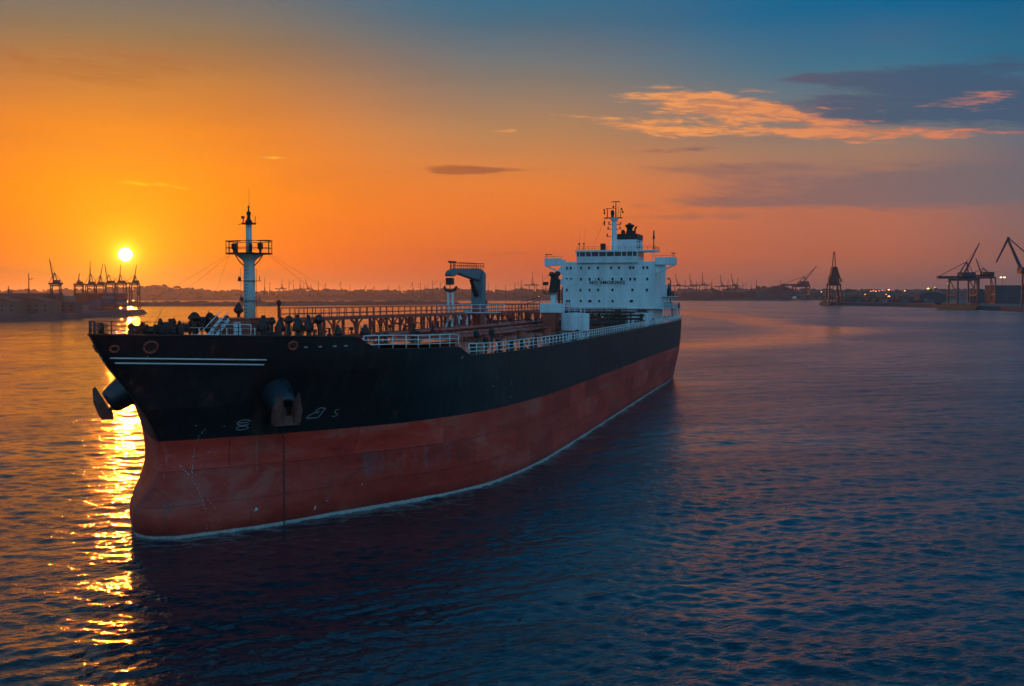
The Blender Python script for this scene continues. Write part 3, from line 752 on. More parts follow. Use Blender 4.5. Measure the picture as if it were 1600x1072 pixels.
# ------------------------------------------------------------------ forecastle gear
FZ = 14.0
def foremast():
    s, x = 14.0, 0.0
    fm = empty('foremast', (x, s, FZ), parent=ship)
    def b(mb, name, m='mast', **k): return mb.build(name, M[m], fm, **k)
    b(MB().lathe([(0.50, 1.6), (0.49, 5.2), (0.46, 6.75), (0.60, 7.0), (1.05, 7.36), (1.30, 7.45)], n=24), 'pole', smooth=True)
    b(MB().lathe([(0.27, 7.4), (0.25, 10.05)], n=18), 'upper_pole', smooth=True)
    b(MB().lathe([(0.0, 7.44), (1.95, 7.48), (1.98, 7.56), (0.0, 7.6)], n=24), 'platform', 'dark')
    # platform rail, closer to a box above the round floor
    rim = [(1.9 * math.cos(t), 1.9 * math.sin(t)) for t in np.linspace(0, 2 * math.pi, 13)]
    rail = empty('platform_railing', parent=fm)
    for z in (8.0, 8.55): MB().tube([(a, c, z) for a, c in rim], 0.03, 5).build('rail', M['dark'], rail)
    for a, c in rim[:-1]: MB().tube([(a, c, 7.55), (a, c, 8.58)], 0.035, 5).build('post', M['dark'], rail)
    for sx in (-1, 1):
        b(MB().cbox((sx * 1.52, 0.0, 8.62), (0.98, 0.9, 0.06)), 'canopy', 'dark')
        b(MB().lathe([(0.10, 7.6), (0.12, 7.85), (0.22, 7.95), (0.24, 8.35), (0.1, 8.42)], (sx * 1.25, -0.3, 0), 10), 'floodlight', 'black')
        b(MB().lathe([(0.06, 7.6), (0.13, 7.8), (0.15, 8.2), (0.06, 8.4)], (sx * 0.68, -0.9, 0), 8), 'floodlight', 'black')
        b(MB().tube([(sx * 0.5, 0, 6.5), (sx * 0.95, 0, 6.9), (sx * 1.3, 0, 7.4)], 0.05, 6), 'bracket', 'dark')
    b(MB().lathe([(0.0, 9.98), (0.62, 10.02), (0.64, 10.12), (0.0, 10.16)], n=16), 'upper_platform', 'dark')
    b(MB().lathe([(0.30, 10.15), (0.28, 10.32), (0.18, 10.40), (0.15, 10.62), (0.13, 10.75), (0.20, 10.92), (0.19, 11.05), (0.08, 11.12), (0.06, 11.38), (0.09, 11.45), (0.09, 11.55), (0.02, 11.6)], n=14), 'top_light', 'black', smooth=True)
    b(MB().tube([(0.05, 0, 11.55), (0.05, 0, 13.1)], 0.02, 5, 0.008), 'aerial', 'dark')
    b(MB().tube([(-0.58, 0, 10.12), (-0.5, 0, 10.35), (-0.58, 0, 10.7)], 0.05, 6), 'horn', 'black')
    b(MB().cbox((-0.56, 0, 10.62), (0.2, 0.2, 0.22)), 'horn', 'black')
    b(MB().tube([(0.6, 0, 10.1), (0.62, 0, 10.7)], 0.035, 5), 'lamp_bracket', 'black')
    b(MB().cbox((-0.86, 0, 10.03), (0.24, 0.05, 0.05)), 'lamp_bracket', 'black')
    # small light brackets lower down
    for z, l, r in ((5.2, 1.02, 0.98), (3.5, 0.85, 0.95)):
        b(MB().lathe([(0.60, z - 0.03), (0.62, z + 0.03)], n=16), 'collar', 'dark')
        for sx, w in ((-1, l), (1, r)):
            b(MB().beam((sx * 0.4, 0, z), (sx * w, 0, z), 0.5, 0.05), 'light_shelf', 'dark')
            b(MB().tube([(sx * w, 0, z), (sx * w, 0, z + 0.45)], 0.03, 5), 'light_rail', 'dark')
        b(MB().lathe([(0.12, z + 0.02), (0.15, z + 0.2), (0.06, z + 0.36)], (-l + 0.08, 0, 0), 8), 'running_light', 'black')
    lad = empty('ladder', parent=fm)
    for dx in (-0.74, 0.74):
        MB().tube([(dx, -0.12, 1.4), (dx, -0.12, 6.3)], 0.02, 4).build('cable', M['dark'], lad)
    for k in range(16): MB().tube([(-0.16, -0.60, 1.9 + k * 0.3), (0.16, -0.60, 1.9 + k * 0.3)], 0.018, 4).build('rung', M['dark'], lad)
    # stays
    for a, e in (((-1.9, 0, 7.5), (-2.2, -17.5, 1.3)), ((-1.7, 0, 7.5), (-9.2, -4.5, 0.4)), ((1.9, 0, 7.5), (1.2, 22.0, 2.0)), ((1.7, 0, 7.5), (9.0, 6.0, 0.2)), ((-1.9, 0, 7.5), (-8.0, 5.0, 0.3))):
        b(MB().tube([a, e], 0.008, 4), 'stay_wire', 'dark')
foremast()

def mast_house():
    mh = empty('mast_house', parent=ship)
    MB().box(-2.9, 0.95, 12.4, 16.4, FZ, 15.95).build('wall', M['red'], mh, bevel=0.05)
    MB().box(-3.0, 1.05, 12.3, 16.5, 15.95, 16.03).build('roof', M['red'], mh)
    MB().box(-0.55, 0.1, 12.30, 12.4, FZ + .05, FZ + 1.7).build('door', M['white'], mh)
    st = empty('stairs', parent=mh)
    for x in (-2.55, -1.75):
        MB().beam((x, 10.6, FZ), (x + 0.75, 12.35, 15.95), 0.08, 0.24).build('stringer', M['rail'], st)
        MB().tube([(x, 10.5, FZ + 0.9), (x + 0.75, 12.3, 16.6)], 0.04, 5).build('handrail', M['rail'], st)
    for k in range(7):
        u = (k + 0.5) / 7; MB().cbox((-2.15 + 0.75 * u, 10.6 + 1.75 * u, FZ + 1.95 * u), (0.8, 0.26, 0.05)).build('tread', M['rail'], st)
    railing([(-3.9, 10.3, FZ), (-3.3, 10.3, FZ + .1), (2.6, 10.3, FZ + .1)], 1.2, 1.4, M['rail'], 0.045, 0.04, 2, parent=mh, name='handrail')
    railing([(-1.2, 11.4, FZ + .55), (1.6, 11.4, FZ + .55)], 1.0, 1.3, M['rail'], 0.045, 0.04, 1, parent=mh, name='handrail')
mast_house()

def winch(x, s, rz, k=1.0):
    w = empty('mooring_winch', (x, s, FZ), rz, ship)
    MB().box(-1.3 * k, 1.3 * k, -0.7, 0.7, 0, 0.25).build('bed', M['brown'], w)
    def drum(x0, x1, r, name, m='brown'):
        n = 18; ring = [((xx), rr) for xx, rr in ((x0, r * 1.0), (x0 + .08, r), (x0 + .08, r * 0.62), (x1 - .08, r * 0.62), (x1 - .08, r), (x1, r))]
        vs = []; fs = []
        for xx, rr in ring:
            for j in range(n):
                t = 2 * math.pi * j / n; vs.append((xx, rr * math.cos(t), 1.0 * k + rr * math.sin(t)))
        for i in range(len(ring) - 1):
            for j in range(n): fs.append((i * n + j, i * n + (j + 1) % n, (i + 1) * n + (j + 1) % n, (i + 1) * n + j))
        fs += [tuple(range(n))[::-1], tuple(range((len(ring) - 1) * n, len(ring) * n))]
        MB().add(vs, fs).build(name, M[m], w, smooth=False)
    drum(-1.15 * k, -0.2 * k, 0.66 * k, 'rope_drum'); drum(0.1 * k, 0.85 * k, 0.5 * k, 'warping_drum')
    MB().box(-0.25 * k, 0.1 * k, -0.5, 0.5, 0.2, 1.25 * k).build('gearbox', M['brown'], w, bevel=0.05)
    MB().lathe([(0.24, 0), (0.24, 0.45), (0.14, 0.6)], (1.05 * k, 0, 0.9 * k), 10).build('motor', M['brown'], w)
    MB().tube([(-0.1, -0.6, 1.2 * k), (-0.1, -0.75, 1.75 * k)], 0.03, 5).build('brake_lever', M['dark'], w)
winch(-4.6, 10.2, 0.35, 1.25); winch(-6.9, 9.0, 0.25, 1.05); winch(-3.6, 7.8, -0.2, 1.0); winch(4.9, 9.0, -0.3, 0.7); winch(-3.9, 14.6, 0.1, 1.5)

def vent(x, s, h, r, kind=0):
    v = empty('mushroom_vent', (x, s, FZ), random.random() * 3, ship)
    MB().lathe([(r * 0.62, 0), (r * 0.5, 0.1), (r * 0.42, h * 0.55), (r * 0.42, h * 0.7)], n=14).build('trunk', M['brown'], v, smooth=True)
    prof = [(r * 0.9, h * 0.40), (r * 1.12, h * 0.46), (r * 0.98, h * 0.62), (r * 0.55, h * 0.82), (r * 0.3, h * 0.90), (r * 0.42, h * 0.93), (r * 0.36, h * 0.99), (0.02, h)] if kind == 0 else [(r * 0.5, h * 0.70), (r * 1.25, h * 0.76), (r * 1.3, h * 0.82), (r * 0.7, h * 0.94), (r * 0.3, h * 0.99), (0.02, h)]
    MB().lathe(prof, n=14).build('hood', M['brown'], v, smooth=True)
    MB().tube([(-r, 0, h * 0.3), (-r * 1.1, 0, h * 0.62)], 0.04, 5).build('damper_handle', M['dark'], v)
for x, s, h, r, k in ((1.7, 13.3, 2.3, 0.50, 0), (2.35, 13.6, 2.15, 0.26, 1), (3.1, 13.6, 2.2, 0.40, 0), (3.78, 13.9, 2.3, 0.34, 1), (4.85, 13.4, 2.35, 0.42, 0), (5.65, 13.8, 2.35, 0.40, 0), (6.75, 13.6, 2.4, 0.34, 1), (8.0, 14.6, 1.5, 0.34, 0),
                      (-4.9, 13.2, 2.55, 0.42, 1), (-3.3, 17.8, 3.3, 0.34, 1), (-6.2, 11.6, 2.0, 0.5, 0), (9.4, 17.0, 1.5, 0.4, 0)):
    vent(x, s, h, r, k)
def bollard(x, s, z, rz=0):
    b = empty('bollard', (x, s, z), rz, ship)
    MB().box(-0.3, 0.3, -0.75, 0.75, 0, 0.08).build('base_plate', M['brown'], b)
    for d in (-0.42, 0.42): MB().lathe([(0.2, 0.08), (0.2, 0.68), (0.26, 0.72), (0.26, 0.8), (0.1, 0.84)], (0, d, 0), 12).build('post', M['brown'], b, smooth=False)
for x, s, rz in ((-1.6, -2.4, .4), (1.4, -2.0, -.4), (-5.6, 3.4, .5), (5.6, 3.6, -.5), (8.6, 8.4, -.5), (-8.4, 8.2, .5), (11.6, 15.5, -.3), (12.6, 20.5, -.2), (-12.6, 18.5, .2)): bollard(x, s, FZ, rz)
# jackstaff and fairlead posts at the bow
MB().lathe([(0.15, 0), (0.15, 1.45), (0.12, 1.5), (0.03, 1.85)], n=10).build('fairlead_post', M['dark'], ship, (-1.1, -1.0, FZ))
MB().tube([(-3.6, 4.0, FZ), (-2.5, 5.0, 16.9)], 0.03, 5, 0.015).build('jackstaff', M['dark'], ship)
MB().cbox((-3.75, 3.2, FZ + 0.75), (0.26, 0.3, 0.5)).build('control_stand', M['dark'], ship)
MB().tube([(-3.75, 3.2, FZ), (-3.75, 3.2, FZ + 1.3)], 0.06, 6).build('control_stand', M['dark'], ship)
MB().box(-4.2, -0.8, -0.6, -0.2, FZ + .9, FZ + 1.08).build('rope_rack', M['brown'], ship)

# ------------------------------------------------------------------ main deck: catwalk, cargo pipes
DZ = DECK_Z + 0.22
def catwalk():
    cw = empty('catwalk', parent=ship)
    s0, s1, zf = 20.8, 126.0, 15.86
    zfl = lambda s: zf - (s - s0) * 0.004
    MB().beam((0, s0, zfl(s0)), (0, s1, zfl(s1)), 1.5, 0.10).build('walkway', M['red'], cw)
    for x in (-0.72, 0.72): MB().beam((x, s0, zfl(s0) - 0.12), (x, s1, zfl(s1) - 0.12), 0.12, 0.34).build('girder', M['red'], cw)
    for x in (-0.72, 0.72):
        rl = empty('railing', parent=cw)
        for h in (0.40, 0.95): MB().tube([(x, s0, zfl(s0) + h), (x, s1, zfl(s1) + h)], 0.045, 5).build('rail', M['red'], rl)
        me = MB().tube([(0, 0, 0), (0, 0, 0.98)], 0.05, 5).mesh('post', M['red'])
        for k in range(int((s1 - s0) / 1.75) + 1):
            s = s0 + k * 1.75; link_mesh('post', me, rl, (x, s, zfl(s)))
    # portal legs with rounded gussets
    def frame_mesh(h):
        mb = MB()
        for x in (-0.75, 0.75):
            mb.beam((x, 0, 0), (x, 0, h), 0.26, 0.22)
            for sg in (-1, 1):
                if random.random() < 0.35: continue
                mb.tube([(x, 0, h * random.uniform(0.15, 0.45)), (x, sg * 0.22, h * 0.62), (x, sg * 0.7, h * 0.86), (x, sg * 1.35, h * 0.96)], 0.09, 5)
        mb.beam((-0.9, 0, h * 0.42), (0.9, 0, h * 0.42), 0.18, 0.18)
        return mb
    s = s0 + 1.2; k = 0
    gaps = [4.6, 2.2, 5.2, 3.4, 4.4, 1.8, 5.6, 3.0]
    while s < s1 - 1:
        frame_mesh(zfl(s) - 0.2 - DZ).build('portal_leg', M['red'], cw, (0, s, DZ)); s += gaps[k % 8]; k += 1
    for k in range(46):                       # small-bore lines, brackets and cable drops hung below the walkway
        s = random.uniform(s0 + 1, s1 - 2); x = random.uniform(-0.9, 0.9); h = random.uniform(0.4, 1.0) * (zfl(s) - DZ)
        kind = k % 3
        if kind == 0: pts = [(x, s, zfl(s) - 0.1), (x, s, zfl(s) - h)]
        elif kind == 1: pts = [(x, s, zfl(s) - 0.2), (x, s + 0.3, zfl(s) - 0.9), (x, s + random.uniform(1, 3), zfl(s) - 1.1), (x, s + 3.4, zfl(s) - 0.4)]
        else: pts = [(x, s, DZ + 0.8), (x, s + random.uniform(1.5, 4.5), DZ + 0.8 + random.uniform(-.2, .9))]
        MB().tube(pts, random.uniform(0.04, 0.11), 5).build('service_line', M['red'], cw)
    # stairs down at the forward end
    for x in (-0.4, 0.4): MB().beam((x, s0 - 1.8, FZ + .1), (x, s0, zfl(s0)), 0.07, 0.18).build('stair_stringer', M['red'], cw)
    for q in range(6):
        u = (q + .5) / 6; MB().cbox((0, s0 - 1.8 + 1.8 * u, FZ + .1 + (zfl(s0) - FZ - .1) * u), (0.8, 0.22, 0.04)).build('tread', M['red'], cw)
    MB().lathe([(0.12, 0), (0.12, 1.2), (0.22, 1.3), (0.22, 1.55), (0.05, 1.7)], (-0.7, s0 - 0.4, zf), 10).build('lamp', M['dark'], cw)
catwalk()

def cargo_pipe(x, z, s0, s1, r, m='pipe'):
    p = empty('cargo_pipe', parent=ship)
    MB().tube([(x, s0 + 1.0, DZ), (x, s0 + 0.3, z - 0.15), (x, s0 + 1.2, z)] if False else [(x, s0, z), (x, s1, z)], r, 12).build('run', M[m], p, smooth=True)
    fl = MB().tube([(0, -0.09, 0), (0, 0.09, 0)], r * 1.4, 12).mesh('flange', M[m])
    sd = MB().box(-r * 1.2, r * 1.2, -0.12, 0.12, 0, z - DZ - r * 0.6).mesh('saddle', M['red'])
    s = s0 + 2.0
    while s < s1 - 2:
        link_mesh('saddle', sd, p, (x, s, DZ))
        link_mesh('flange', fl, p, (x, s + 2.6, z))
        s += 7.8
    MB().tube([(x, s0, z), (x, s0 - 0.5, z - 0.12), (x, s0 - 0.62, z - 0.6), (x, s0 - 0.62, DZ)], r, 12).build('riser', M[m], p, smooth=True)
for x, z, s0, s1, r in ((1.9, 13.80, 34, 146, 0.27), (2.7, 13.25, 40, 146, 0.26), (-1.7, 13.6, 26, 146, 0.25), (-2.5, 13.35, 30, 146, 0.25), (-3.3, 13.3, 38, 140, 0.2), (3.6, 13.0, 46, 120, 0.18), (4.4, 12.95, 30, 150, 0.12), (-4.6, 12.95, 28, 150, 0.12)):
    cargo_pipe(x, z, s0, s1, r)
def valve(x, s, z, k=1.0):
    v = empty('valve', (x, s, z), parent=ship)
    MB().lathe([(0.26 * k, 0), (0.26 * k, 0.35 * k), (0.12 * k, 0.42 * k), (0.1 * k, 0.9 * k)], n=10).build('bonnet', M['brown'], v)
    MB().tube([(0.32 * k * math.cos(t), 0.32 * k * math.sin(t), 0.95 * k) for t in np.linspace(0, 2 * math.pi, 11)], 0.035, 5).build('hand_wheel', M['red'], v)
for i in range(34):
    valve(random.choice((1.9, 2.7, -1.7, -2.5, -3.3, 3.6)), 32 + i * 3.3 + random.uniform(-1, 1), 13.6 + random.uniform(-.1, .3), random.uniform(0.8, 1.3))
# athwartship manifold amidships
def manifold(s, z, r):
    p = empty('manifold_pipe', parent=ship)
    MB().tube([(-13.5, s, z), (13.5, s, z)], r, 12).build('run', M['brown'], p, smooth=True)
    for x in (-13.5, 13.5): MB().tube([(x - .1, s, z), (x + .1, s, z)], r * 1.6, 14).build('blank_flange', M['brown'], p)
    for x in (-10.5, 10.5, -6, 6, 12.2, -12.2): MB().box(x - .2, x + .2, s - .25, s + .25, DZ, z - r * .6).build('saddle', M['red'], p)
    for x in (-11.4, 11.4): MB().tube([(x, s, z), (x, s, z + 0.9)], 0.1, 6).build('spindle', M['dark'], p)
for s, z in ((100, 13.5), (102.2, 13.5), (104.4, 13.5), (106.6, 13.5), (108.8, 13.6)): manifold(s, z, 0.24)
def drip_tray(x0, x1, s0, s1):
    t = empty('drip_tray', parent=ship)
    MB().box(x0, x1, s0, s1, DZ - .1, DZ + .35).build('tray', M['brown'], t)
drip_tray(10.6, 14.2, 98.5, 110.5); drip_tray(-14.2, -10.6, 98.5, 110.5)

# small fittings along the port gangway: roller fairleads, bollards, tank vents, hatch coamings
def fairlead(x, s, w, h):
    f = empty('roller_fairlead', (x, s, DECK_Z + 0.05), parent=ship)
    MB().box(-0.25, 0.25, -w / 2, w / 2, 0, 0.18).build('bed', M['brown'], f)
    n = max(2, int(w / 0.55))
    for k in range(n):
        y = -w / 2 + (k + 0.5) * w / n
        MB().lathe([(0.17, 0.18), (0.12, 0.3), (0.12, h - 0.1), (0.19, h)], (0, y, 0), 10).build('roller', M['dark'], f)
    MB().box(-0.2, 0.2, -w / 2, w / 2, h, h + 0.08).build('cap', M['brown'], f)
for s, w, h in ((27.6, 1.5, 1.0), (33.5, 1.3, 1.25), (36.6, 1.0, 1.1), (40.5, 1.8, 1.05), (44.2, 1.6, 1.0), (52, 1.6, .95), (63, 1.6, .95), (74, 1.7, .95), (118, 1.7, .95), (131, 1.7, 1.0)):
    fairlead(half(s, 12.4) - 0.95, s, w, h)
def tank_vent(x, s, h):
    v = empty('tank_vent', (x, s, DECK_Z + 0.1), parent=ship)
    MB().tube([(0, 0, 0), (0, 0, h * 0.75)], 0.14, 8).build('pipe', M['brown'], v)
    MB().lathe([(0.16, h * 0.66), (0.30, h * 0.74), (0.32, h * 0.9), (0.2, h)], n=10).build('head', M['dark'], v)
for s, off, h in ((31.2, 1.3, 1.55), (31.6, 2.4, 2.2), (34.9, 2.2, 2.3), (38.2, 1.2, 1.1), (47, 1.4, 1.2), (50, 1.2, 1.0), (56.5, 1.3, 1.2), (59.5, 1.2, 1.0), (67, 1.4, 1.2), (71, 1.2, 1.0), (80, 1.3, 1.2), (86, 1.2, 1.0), (114, 1.3, 1.3), (124, 1.3, 1.2), (137, 1.3, 1.2)):
    tank_vent(half(s, 12.4) - off, s, h); tank_vent(-half(s, 12.4) + off, s + 2, h)
def hatch(x, s):
    h = empty('tank_hatch', (x, s, DECK_Z + 0.1), parent=ship)
    MB().lathe([(0.62, 0), (0.62, 0.75), (0.70, 0.8)], n=16).build('coaming', M['red'], h)
    MB().lathe([(0.72, 0.8), (0.72, 0.88), (0.3, 1.0), (0.02, 1.02)], n=16).build('cover', M['red'], h)
for s in range(30, 140, 14):
    for x in (7.2, -7.2): hatch(x, s + random.uniform(-1, 1))
for s in (29.5, 42.3, 58, 88, 112, 140): bollard(half(s, 12.4) - 1.6, s, DECK_Z + .05, 0)

# ------------------------------------------------------------------ hose cranes
def hose_crane():
    hc = empty('hose_crane', (0.0, 75.6, DZ), parent=ship)
    Z = lambda z: z - DZ
    MB().lathe([(1.35, 0), (1.35, 0.3), (0.95, 0.5), (0.92, 3.6), (1.1, 3.7), (1.1, 3.9)], n=24).build('pedestal', M['red'], hc, smooth=False)
    MB().prism([(-0.85, Z(16.3)), (0.85, Z(16.3)), (0.9, Z(19.8)), (1.0, Z(20.8)), (0.3, Z(21.3)), (-0.7, Z(20.4))], 0, -0.8, 0.8).build('slewing_column', M['crane'], hc, bevel=0.06)
    bm = [(1.1, Z(21.0)), (0.7, Z(21.5)), (-1.0, Z(21.65)), (-9.6, Z(21.45)), (-11.6, Z(21.1)), (-12.2, Z(20.7)), (-12.0, Z(20.35)), (-10.8, Z(20.4)), (-9.4, Z(20.85)), (-2.6, Z(20.15)), (-0.6, Z(20.0))]
    MB().prism(bm, 0, -0.45, 0.45).build('boom', M['crane'], hc, bevel=0.05)
    cy = MB().tube([(0.0, -0.9, Z(18.0)), (0.0, -3.0, Z(20.0))], 0.28, 10); cy.tube([(0, -0.9, Z(18.0)), (0, -2.2, Z(19.1))], 0.36, 10); cy.build('hydraulic_ram', M['dark'], hc)
    MB().cbox((0, -11.5, Z(19.75)), (0.9, 0.9, 0.9)).build('boom_head', M['dark'], hc, bevel=0.08)
    MB().tube([(0, -11.5, Z(19.6)), (0, -11.5, Z(18.7))], 0.06, 6).build('hoist_wire', M['dark'], hc)
    MB().tube([(-0.75, -11.5, Z(19.0)), (-0.6, -11.5, Z(18.6)), (0, -11.5, Z(18.45)), (0.6, -11.5, Z(18.6)), (0.75, -11.5, Z(19.0))], 0.13, 7).build('hook', M['dark'], hc)
    railing([(-0.55, -9.4, Z(21.45)), (-0.55, 0.8, Z(21.6))], 0.75, 0.8, M['dark'], 0.04, 0.04, 2, parent=hc, name='boom_railing')
    railing([(0.55, -9.4, Z(21.45)), (0.55, 0.8, Z(21.6))], 0.75, 0.8, M['dark'], 0.04, 0.04, 2, parent=hc, name='boom_railing')
    for y in (-11.3, -9.9):
        MB().tube([(0, y, Z(21.2)), (0, y, Z(22.2))], 0.06, 5).build('lamp_post', M['dark'], hc)
        MB().cbox((0, y, Z(22.25)), (0.5, 0.55, 0.22)).build('floodlight', M['black'], hc)
    MB().box(-0.5, 0.5, 1.05, 1.45, Z(17.4), Z(20.9)).build('ladder_cage', M['dark'], hc)
    MB().cbox((0.3, 1.75, Z(16.9)), (0.7, 0.6, 0.8)).build('control_box', M['dark'], hc)
hose_crane()
def boom_rest():
    br = empty('boom_rest', (0.0, 64.3, DZ), parent=ship)
    for x in (-0.30, 0.30): MB().beam((x, 0, 0), (x, 0, 6.1), 0.24, 0.24).build('post', M['white'], br)
    for k in range(6): MB().tube([(-0.3, 0, 0.6 + k), (0.3, 0, 0.6 + k)], 0.05, 5).build('rung', M['white'], br)
    for sg in (-1, 1):
        MB().beam((sg * 0.3, 0, 3.0), (sg * 1.2, 0.6, 0), 0.2, 0.2).build('brace', M['white'], br)
        MB().beam((sg * 0.3, 0, 2.6), (sg * 0.5, -1.3, 0), 0.2, 0.2).build('brace', M['white'], br)
    MB().tube([(-0.85, 0, 6.6), (-0.7, 0, 6.15), (0, 0, 6.0), (0.7, 0, 6.15), (0.85, 0, 6.6)], 0.16, 8).build('cradle', M['dark'], br)
    railing([(-1.6, -0.8, 3.2), (4.2, 10.0, 3.2)], 1.0, 1.6, M['rail'], 0.045, 0.04, 2, parent=br, name='platform_railing')
    MB().beam((-1.6, 0.2, 3.14), (3.2, 9.6, 3.14), 1.6, 0.08).build('platform', M['white'], br)
boom_rest()
# pump-room top and deck house behind the crane column (white blocks low on the starboard side of it)
def deck_locker(x0, x1, s0, s1, z1, m='white', name='deck_locker'):
    l = empty(name, parent=ship)
    MB().box(x0, x1, s0, s1, DZ - .1, z1).build('wall', M[m], l, bevel=0.04)
    MB().box(x0 - .08, x1 + .08, s0 - .08, s1 + .08, z1, z1 + .08).build('roof', M[m], l)
    MB().box((x0 + x1) / 2 - .35, (x0 + x1) / 2 + .35, s0 - .05, s0, DZ, DZ + 1.75).build('door', M['dark'], l)
deck_locker(-5.0, -2.6, 84, 88, 15.9); deck_locker(-8.5, -6.4, 90, 93, 15.3)

def hose_crane_port():
    c = empty('hose_crane', (5.3, 95.0, DZ), parent=ship)
    Z = lambda z: z - DZ
    MB().box(-1.15, 0.95, -1.0, 1.2, 0, Z(15.25)).build('pedestal', M['red'], c, bevel=0.08)
    MB().box(-1.55, 1.75, -1.3, 1.5, Z(15.25), Z(16.72)).build('machinery_house', M['white'], c, bevel=0.10)
    MB().box(-0.05, 0.75, -0.4, 0.4, Z(16.7), Z(18.4)).build('column', M['white'], c, bevel=0.05)
    MB().prism([(-0.35, Z(18.3)), (0.85, Z(18.3)), (1.15, Z(20.1)), (0.95, Z(21.3)), (0.1, Z(21.3)), (-0.1, Z(20.0))], 1, -0.5, 0.5).build('slewing_head', M['dark'], c, bevel=0.06)
    MB().beam((0.5, -0.2, Z(20.0)), (2.3, 4.6, Z(20.1)), 0.8, 0.9, 0.6, 0.6).build('boom', M['white'], c)
    MB().lathe([(0.05, -0.4), (0.4, -0.28), (0.46, 0), (0.4, 0.28), (0.05, 0.4)], (0.2, -0.5, Z(21.15)), 12).build('winch_drum', M['dark'], c)
    MB().lathe([(0.05, -0.4), (0.4, -0.28), (0.46, 0), (0.4, 0.28), (0.05, 0.4)], (0.95, 0.1, Z(21.25)), 12).build('winch_drum', M['dark'], c)
    MB().box(1.15, 1.45, -0.5, -0.2, Z(16.7), Z(20.4)).build('ram', M['brown'], c)
    MB().box(1.65, 1.85, -0.3, -0.1, Z(16.7), Z(19.2)).build('hose', M['red'], c)
    MB().cbox((-0.85, -0.2, Z(19.75)), (0.75, 0.6, 0.5)).build('operator_cab', M['brown'], c, bevel=0.05)
    MB().beam((-0.85, -0.2, Z(19.6)), (-0.85, -0.2, Z(18.2)), 0.08, 0.08).build('ladder', M['dark'], c)
    MB().box(-1.15, 0.9, -0.6, 0.6, Z(18.1), Z(18.22)).build('platform', M['dark'], c)
    railing([(-1.15, -0.6, Z(18.2)), (-1.15, 0.6, Z(18.2)), (0.9, 0.6, Z(18.2))], 0.7, 0.6, M['dark'], 0.035, 0.035, 2, parent=c, name='railing')
    railing([(-1.5, -1.3, Z(16.75)), (-4.5, -1.3, Z(16.0))], 0.9, 1.1, M['dark'], 0.05, 0.04, 2, parent=c, name='railing')
hose_crane_port()
def slop_tank():
    t = empty('deck_tank', (9.15, 94.6, DZ), parent=ship)
    MB().lathe([(2.12, 0.1), (2.15, 0.2), (2.15, 2.55), (2.05, 2.68), (0.1, 2.85)], n=32).build('shell', M['white'], t, smooth=False)
    MB().lathe([(2.25, -0.2), (2.25, 0.12)], n=32).build('plinth', M['red'], t)
    lad = empty('ladder', parent=t)
    for dx in (-0.28, 0.28): MB().beam((1.55 + dx, -1.85 + dx * 0.9, 0), (1.55 + dx, -1.85 + dx * 0.9, 4.4), 0.09, 0.09).build('stile', M['rail'], lad)
    for k in range(10): MB().beam((1.27, -2.1, 0.3 + k * 0.4), (1.83, -1.6, 0.3 + k * 0.4), 0.07, 0.07).build('rung', M['rail'], lad)
    pts = [(1.95 * math.cos(a), 1.95 * math.sin(a), 2.7) for a in np.linspace(R(-50), R(-190), 12)]
    railing(pts, 1.0, 1.0, M['rail'], 0.05, 0.04, 2, parent=t, name='railing')
slop_tank()

# pipework and machinery crowded ahead of the bridge front
for i in range(16):
    x = -7.5 + (i % 8) * 2.1 + random.uniform(-.5, .5); s = 138 + (i // 8) * 8 + random.uniform(-2, 2)
    tank_vent(x, s, random.uniform(1.5, 2.6))
for z, s in ((13.4, 143), (14.0, 147), (14.5, 151)):
    p = empty('cargo_pipe', parent=ship)
    MB().tube([(-9.5, s, z), (10.5, s, z)], 0.22, 10).build('run', M['brown'], p, smooth=True)
    for x in (-9, -5, -1, 3, 7, 10): MB().box(x - .12, x + .12, s - .12, s + .12, DZ, z - .1).build('stanchion', M['brown'], p)
deck_locker(2.5, 6.4, 146, 149, 14.1, 'brown'); deck_locker(8.0, 10.6, 150, 153, 14.4, 'white'); deck_locker(-7.5, -4.0, 149, 152, 14.2, 'brown')
railing([(-9.0, 135, 14.6), (9.2, 135, 14.6)], 1.0, 1.4, M['dark'], 0.05, 0.045, 3, name='platform_railing')
MB().box(-9.0, 9.2, 134.6, 136.2, 14.5, 14.6).build('cross_platform', M['brown'], ship)
for x in (-8, -4, 0, 4, 8): MB().box(x - .12, x + .12, 135.2, 135.5, DZ, 14.5).build('platform_leg', M['brown'], ship)

